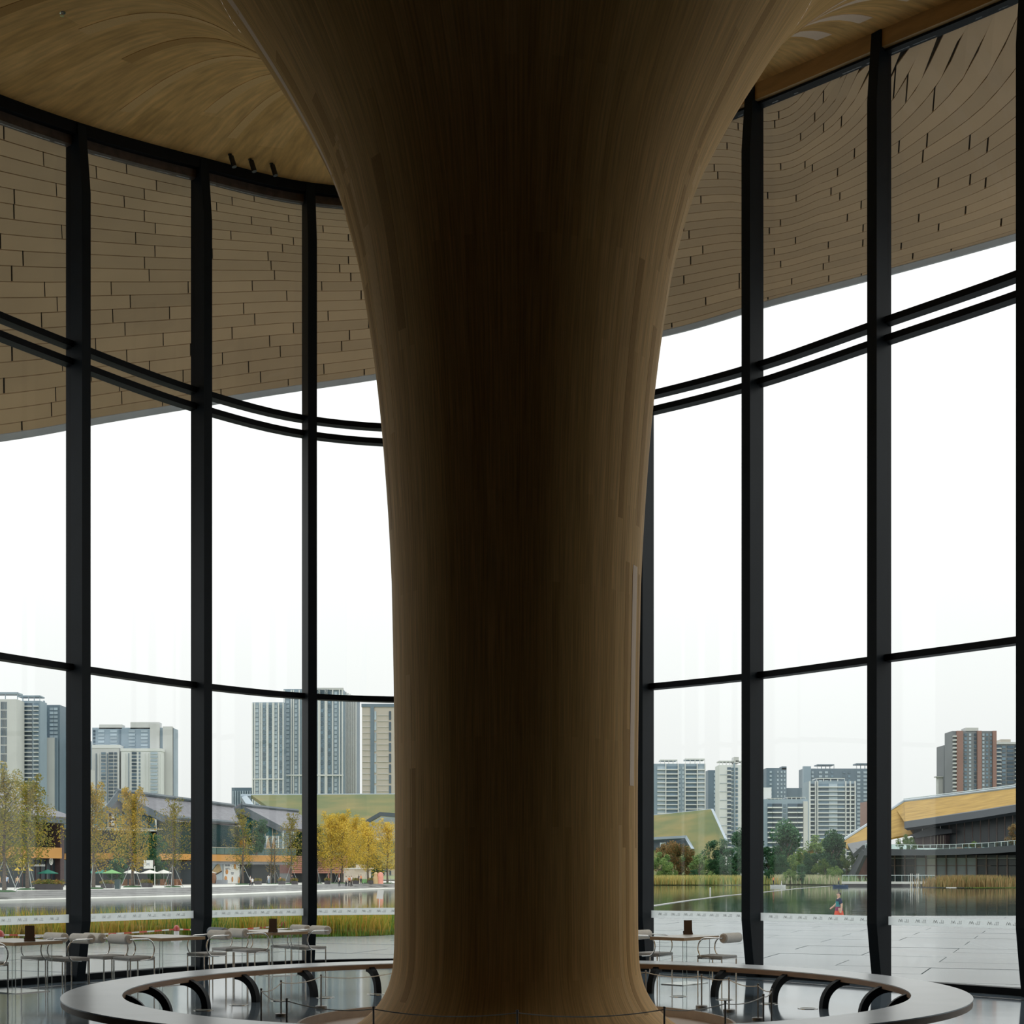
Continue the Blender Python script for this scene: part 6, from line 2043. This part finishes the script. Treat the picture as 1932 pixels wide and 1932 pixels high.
block(o, c_, 800, 1515, 1523, 1660, 1512, 'tw_pale', 2, -1.5, 'pier'); roof_frame(o, c_, 800, 1448, 1476, 1510, 1506); roof_frame(o, c_, 800, 1485, 1520, 1508, 1504)
block(o, c_, 800, 1449, 1464, 1510, 1483, 'tw_white', 8, 14, 'stair_tower'); 
o, c_, z_ = tower('wide slate apartment tower with roof frames in the background', 1516, 1655, 1450, 1100, 'tw_slate', [(1531, 1535, 'win', 'tw_winlt'), (1545, 1551, 'win', 'tw_winlt'), (1556, 1562, 'win', 'tw_winlt'), (1568, 1572, 'win', 'tw_win'), (1590, 1595, 'win', 'tw_win'), (1600, 1604, 'win', 'tw_win'), (1617, 1623, 'win', 'tw_winlt'), (1629, 1636, 'win', 'tw_winlt'), (1641, 1648, 'win', 'tw_winlt')], 7.4, win_h=.55)
block(o, c_, 1100, 1515, 1529, 1660, 1446, 'tw_blue', 4, -2, 'side_wall'); roof_frame(o, c_, 1100, 1542, 1574, 1450, 1442, 'tw_slate'); roof_frame(o, c_, 1100, 1616, 1648, 1450, 1440, 'tw_slate')
o, c_, z_ = tower('white gridded apartment block in front of the slate tower', 1527, 1613, 1474, 850, 'tw_blue', [(1528, 1536, 'bal', 'tw_windk'), (1543, 1563, 'bal', 'tw_win'), (1563.5, 1580, 'bal', 'tw_winlt'), (1580.5, 1593, 'bal', 'tw_win'), (1596, 1602, 'bal', 'tw_windk'), (1604, 1611, 'bal', 'tw_windk')], 8.1)
roof_frame(o, c_, 850, 1541, 1594, 1474, 1468)
for pa in (1526.5, 1537, 1541, 1594, 1602.5, 1611.5): block(o, c_, 850, pa, pa + 1.7, 1660, 1474, 'tw_white', 2.2, -1.8, 'pier')
o, c_, z_ = tower('small pinkish block beside the wide slate tower above the golden roof tip', 1636, 1665, 1512, 900, 'tw_brown', [(1638, 1648, 'win', 'tw_winlt')], 14)
o, c_, z_ = tower('red-brown tower with grey bay and dark stair slot above the golden roof', 1797, 1879, 1379, 1000, 'tw_grey', [(1819, 1824, 'win', 'tw_win'), (1828, 1832, 'win', 'tw_winlt'), (1838, 1842, 'win', 'tw_windk'), (1853, 1857, 'win', 'tw_winlt'), (1860, 1864, 'win', 'tw_win'), (1868, 1871, 'win', 'tw_win')], 7.3)
for pa, pb in ((1804, 1816), (1843, 1851), (1872, 1879)): block(o, c_, 1000, pa, pb, 1660, 1379, 'tw_brown', 2, -1.5, 'brick_panel')
block(o, c_, 1000, 1822, 1846, 1380, 1373, 'tw_pale')
for k in range(16):
    block(o, c_, 1000, 1797, 1803, 1391 + k * 7.3, 1388 + k * 7.3, 'tw_pale', 3, -2.5, 'balcony')
o, c_, z_ = tower('narrow grey tower with a pale annex beside the red-brown tower', 1781, 1799, 1406, 1040, 'tw_grey', [(1783, 1788, 'win', 'tw_win'), (1790, 1797, 'win', 'tw_windk')], 7.3)
block(o, c_, 1040, 1773, 1782, 1660, 1464, 'tw_pale', 6, 3, 'annex'); block(o, c_, 1040, 1768, 1782, 1466, 1464, 'tw_pale', 6, 2, 'annex_roof')
o, c_, z_ = tower('grey apartment tower with white balcony edges and beige roof box', 1877, 1985, 1402, 1050, 'tw_grey', [(1880, 1888, 'bal', 'tw_windk'), (1890, 1897, 'win', 'tw_win'), (1900, 1912, 'win', 'tw_windk'), (1914, 1930, 'bal', 'tw_windk'), (1934, 1950, 'bal', 'tw_win')], 7.4)
block(o, c_, 1050, 1888, 1907, 1404, 1395, 'tw_beige'); block(o, c_, 1050, 1878, 1985, 1404, 1400, 'tw_pale', 14, -1, 'parapet')

# ------------------------------------------------------------------ people
mat('skin', (0.58, 0.36, 0.26), 0.6, var=0.08, scale=8)
mat('hair', (0.015, 0.012, 0.012), 0.5, var=0.3)
mat('navy', (0.012, 0.022, 0.06), 0.8, var=0.2)
mat('teal', (0.03, 0.22, 0.24), 0.8, var=0.2); mat('plum', (0.22, 0.03, 0.09), 0.8, var=0.2); mat('coral', (0.62, 0.09, 0.05), 0.8, var=0.15); mat('magenta', (0.42, 0.05, 0.17), 0.8, var=0.15)
mat('shirt_white', (0.72, 0.73, 0.74), 0.8, var=0.05); mat('trousers_dark', (0.02, 0.022, 0.035), 0.8, var=0.2); mat('shirt_blue', (0.45, 0.55, 0.70), 0.8, var=0.08)
mat('shirt_tan', (0.55, 0.40, 0.22), 0.8, var=0.1); mat('shirt_orange', (0.72, 0.25, 0.10), 0.8, var=0.1); mat('shirt_dark', (0.06, 0.07, 0.09), 0.8, var=0.2); mat('shoe', (0.03, 0.03, 0.03), 0.6, var=0.2)

def person(label, loc, rz, H, top, legs, pose=None, sub=1, skirt=False, hair_long=False, group=None):
    """one skinned body; faces +X before rotation. pose moves single joints"""
    J = {'pelvis': (0, 0, .53), 'waist': (0, 0, .61), 'chest': (0.01, 0, .74), 'neck': (0.0, 0, .835), 'chin': (0.01, 0, .88), 'head': (0.012, 0, .935), 'crown': (0.0, 0, .985),
         'shL': (0, .105, .80), 'elL': (-0.02, .135, .64), 'wrL': (0.03, .14, .50), 'haL': (0.05, .14, .44),
         'shR': (0, -.105, .80), 'elR': (-0.02, -.135, .64), 'wrR': (0.03, -.14, .50), 'haR': (0.05, -.14, .44),
         'hiL': (0, .055, .50), 'knL': (0.04, .058, .275), 'anL': (0.0, .06, .045), 'toL': (0.09, .062, .018),
         'hiR': (0, -.055, .50), 'knR': (-0.02, -.058, .275), 'anR': (-0.09, -.06, .05), 'toR': (-0.01, -.062, .018)}
    if pose: J.update(pose)
    RAD = {'pelvis': .075, 'waist': .068, 'chest': .082, 'neck': .034, 'chin': .040, 'head': .058, 'crown': .036, 'sh': .045, 'el': .030, 'wr': .021, 'ha': .024, 'hi': .062, 'kn': .042, 'an': .026, 'to': .024}
    E = [('pelvis', 'waist'), ('waist', 'chest'), ('chest', 'neck'), ('neck', 'chin'), ('chin', 'head'), ('head', 'crown')]
    for s_ in 'LR':
        E += [('chest', 'sh' + s_), ('sh' + s_, 'el' + s_), ('el' + s_, 'wr' + s_), ('wr' + s_, 'ha' + s_), ('pelvis', 'hi' + s_), ('hi' + s_, 'kn' + s_), ('kn' + s_, 'an' + s_), ('an' + s_, 'to' + s_)]
    names = list(J)
    me = bpy.data.meshes.new('person_tmp')
    me.from_pydata([tuple(c * H for c in J[n]) for n in names], [(names.index(a), names.index(b)) for a, b in E], [])
    tmp = bpy.data.objects.new('tmp', me)
    COL.objects.link(tmp)
    sk = tmp.modifiers.new('skin', 'SKIN')
    for i, n in enumerate(names):
        r = RAD.get(n, RAD.get(n[:2])) * H
        me.skin_vertices[0].data[i].radius = (r, r)
        me.skin_vertices[0].data[i].use_root = (n == 'pelvis')
    ss = tmp.modifiers.new('sub', 'SUBSURF'); ss.levels = ss.render_levels = sub
    bpy.context.view_layer.update()
    dg = bpy.context.evaluated_depsgraph_get()
    bm_ = bpy.data.meshes.new_from_object(tmp.evaluated_get(dg))
    bpy.data.objects.remove(tmp)
    bm_.materials.clear()
    for mm in ('skin', top, legs, 'hair', 'shoe'): bm_.materials.append(MATS[mm])
    segs = [(a, b, Vector(J[a]) * H, Vector(J[b]) * H) for a, b in E]
    for pl in bm_.polygons:
        c = pl.center
        best, bd = None, 9
        for a, b, p, q in segs:
            d = q - p
            t = max(0, min(1, (c - p).dot(d) / d.length_squared))
            dist = (c - (p + d * t)).length / (RAD.get(a, RAD.get(a[:2])) * H)
            if dist < bd: bd, best, bt = dist, (a, b), t
        a, b = best
        if b in ('chin', 'head', 'crown'): mi = 3 if (c.z > .945 * H or c.x < 0.0 * H) else 0
        elif b == 'neck': mi = 1 if bt < .75 else 0
        elif b in ('waist', 'chest') or b[:2] == 'sh' or (a[:2] == 'sh' and bt < .75): mi = 1
        elif a[:2] in ('sh', 'el', 'wr'): mi = 0
        elif b[:2] == 'to' : mi = 4
        else: mi = 2
        if a == 'pelvis' and b == 'waist': mi = 1 if bt > .4 else 2
        pl.material_index = mi
        pl.use_smooth = True
    o = bpy.data.objects.new('person', bm_)
    COL.objects.link(o)
    o.location = loc
    o.rotation_euler.z = rz
    return tag(o, label, 'person', group)

# woman in the coloured dress on the water path
wl = at(1583, 1683, 59.5)
WH = 1.60
w = person('woman walking by the water in a navy, teal and red dress', (wl.x, 59.5, -0.72), R(187), WH, 'navy', 'skin', sub=2,
           pose={'haL': (0.02, .16, .43), 'wrL': (0.0, .155, .49), 'elL': (-0.02, .15, .64), 'elR': (0.03, -.14, .66), 'wrR': (0.15, -.15, .565), 'haR': (0.20, -.15, .53)})
w.location.z = -0.72
prof = [(.085, .80, .0), (.098, .74, .0), (.098, .66, 1), (.105, .60, 1), (.112, .545, 2), (.122, .49, 2), (.135, .43, 3), (.15, .36, 3), (.165, .29, 4), (.17, .24, 4)]
vs, fs, mi = [], [], []
n = 20
m = MB()
for r, z, k in prof:
    vs += [(r * .88 * WH * cos(2 * pi * j / n) + 0.004, r * .80 * WH * sin(2 * pi * j / n), z * WH) for j in range(n)]
for i in range(len(prof) - 1):
    m_i = int(prof[i + 1][2])
    base = len(m.v)
    m.add(vs[i * n:(i + 2) * n], [(j, (j + 1) % n, n + (j + 1) % n, n + j) for j in range(n)], m_i)
m.build('dress', ['navy', 'teal', 'plum', 'coral', 'magenta'], w, smooth='all')
m = MB(); m.lathe([(.02, -.085), (.055, -.06), (.066, 0.0), (.060, .035), (.03, .062), (0.0, .068)], 14, (-0.022 * WH, 0, .945 * WH)); m.build('hair', 'hair', w, smooth=True)
m = MB(); m.lathe([(.012, -.02), (.016, 0), (.004, .02)], 8, (.062 * WH, 0, .925 * WH)); m.build('nose', 'skin', w, smooth=True)

def crowd(px, py, H, top, legs, rz, label, z=0.0, **kw):
    p = on_ground(px, py, z)
    return person(label, p, rz, H * .83, top, legs, group='people on the promenade', **kw)
crowd(-2, 1678, 1.70, 'shirt_tan', 'trousers_dark', 1.2, 'person in tan beside the one in pale blue')
crowd(12, 1677.5, 1.72, 'shirt_blue', 'trousers_dark', 1.6, 'person in pale blue shirt walking below the yellow sails', pose={'wrL': (0.08, .16, .60), 'haL': (0.12, .15, .60)})
crowd(33, 1676, 1.6, 'shirt_tan', 'shirt_dark', -1.4, 'person in tan vest beside the ginkgo stake')
crowd(472, 1672, 1.70, 'shirt_white', 'trousers_dark', 0.3, 'person in white shirt at the top of the steps, beside another on the steps', z=-0.1)
crowd(476, 1675.5, 1.66, 'shirt_white', 'trousers_dark', 2.6, 'person in white shirt a step lower than the one beside them', z=-0.3)
crowd(551, 1669, 1.68, 'shirt_dark', 'trousers_dark', 1.0, 'person in dark clothes at the pink shop corner')
crowd(640, 1672.5, 1.62, 'shirt_white', 'trousers_dark', 3.0, 'person in white shirt standing alone by the long steps', z=-0.15)
crowd(653, 1672.5, 1.66, 'shirt_white', 'trousers_dark', 0.1, 'person in white shirt, apart from the group of three', z=-0.15)
crowd(659, 1672.5, 1.62, 'shirt_orange', 'trousers_dark', 2.0, 'person in orange shirt in the group by the steps', z=-0.15)
crowd(663, 1672.5, 1.70, 'shirt_white', 'trousers_dark', 3.3, 'person in white shirt in the group by the steps', z=-0.15)
crowd(677, 1668, 1.64, 'shirt_dark', 'trousers_dark', 0.5, 'person in dark clothes in front of the kiosk')
crowd(681, 1668, 1.66, 'shirt_orange', 'trousers_dark', 2.8, 'person in reddish top in front of the kiosk')
crowd(529, 1667.5, 1.3, 'shirt_orange', 'trousers_dark', 1.8, 'child in orange at the dark shop front')
crowd(507, 1668, 1.66, 'shirt_white', 'shirt_blue', 1.8, 'person in white behind the bare saplings')
# boats with people
mat('boat_white', (0.75, 0.76, 0.74), 0.5, var=0.06); mat('boat_blue', (0.03, 0.07, 0.16), 0.5, var=0.2); mat('vest', (0.75, 0.24, 0.10), 0.7, var=0.1)
def boat(px, py, hull, label):
    p = on_ground(px, py, WZ)
    b_ = thing('boat', label, 'boat', p)
    m = MB()
    L, Wd = 1.25, 0.42
    st = [(-1, .75), (-.6, 1), (.3, 1), (.75, .65), (1, .05)]
    vs, fs = [], []
    for s_, w_ in st:
        vs += [(s_ * L, -w_ * Wd, .38), (s_ * L * .95, -w_ * Wd * .6, -.1), (s_ * L * .95, w_ * Wd * .6, -.1), (s_ * L, w_ * Wd, .38)]
    for i in range(len(st) - 1):
        for k in range(3):
            fs.append((i * 4 + k, i * 4 + k + 1, (i + 1) * 4 + k + 1, (i + 1) * 4 + k))
        fs.append((i * 4 + 3, i * 4, (i + 1) * 4, (i + 1) * 4 + 3))
    m.add(vs, fs + [(0, 1, 2, 3)]); m.build('hull', hull, b_)
    m = MB(); m.box((-.4, 0, .36), (.25, .76, .05)); m.box((.45, 0, .36), (.25, .7, .05)); m.build('thwart', 'boat_white', b_)
    return b_, p
bt, p = boat(1468, 1674, 'boat_white', 'white boat by the reeds with a person in orange vest')
person('boatman in orange vest standing in the white boat', p + Vector((-.75, 0, .30)), 0.2, 1.45, 'vest', 'navy', group='people in boats')
person('passenger in pale shirt in the white boat', p + Vector((.55, 0.0, .30)), 2.8, 0.85, 'shirt_white', 'shirt_white', group='people in boats')
bt, p = boat(1586, 1674, 'boat_blue', 'dark blue boat moored at the dock')
person('boatman in orange vest standing in the dark blue boat', p + Vector((-.3, 0, .30)), 2.9, 1.4, 'vest', 'navy', group='people in boats')
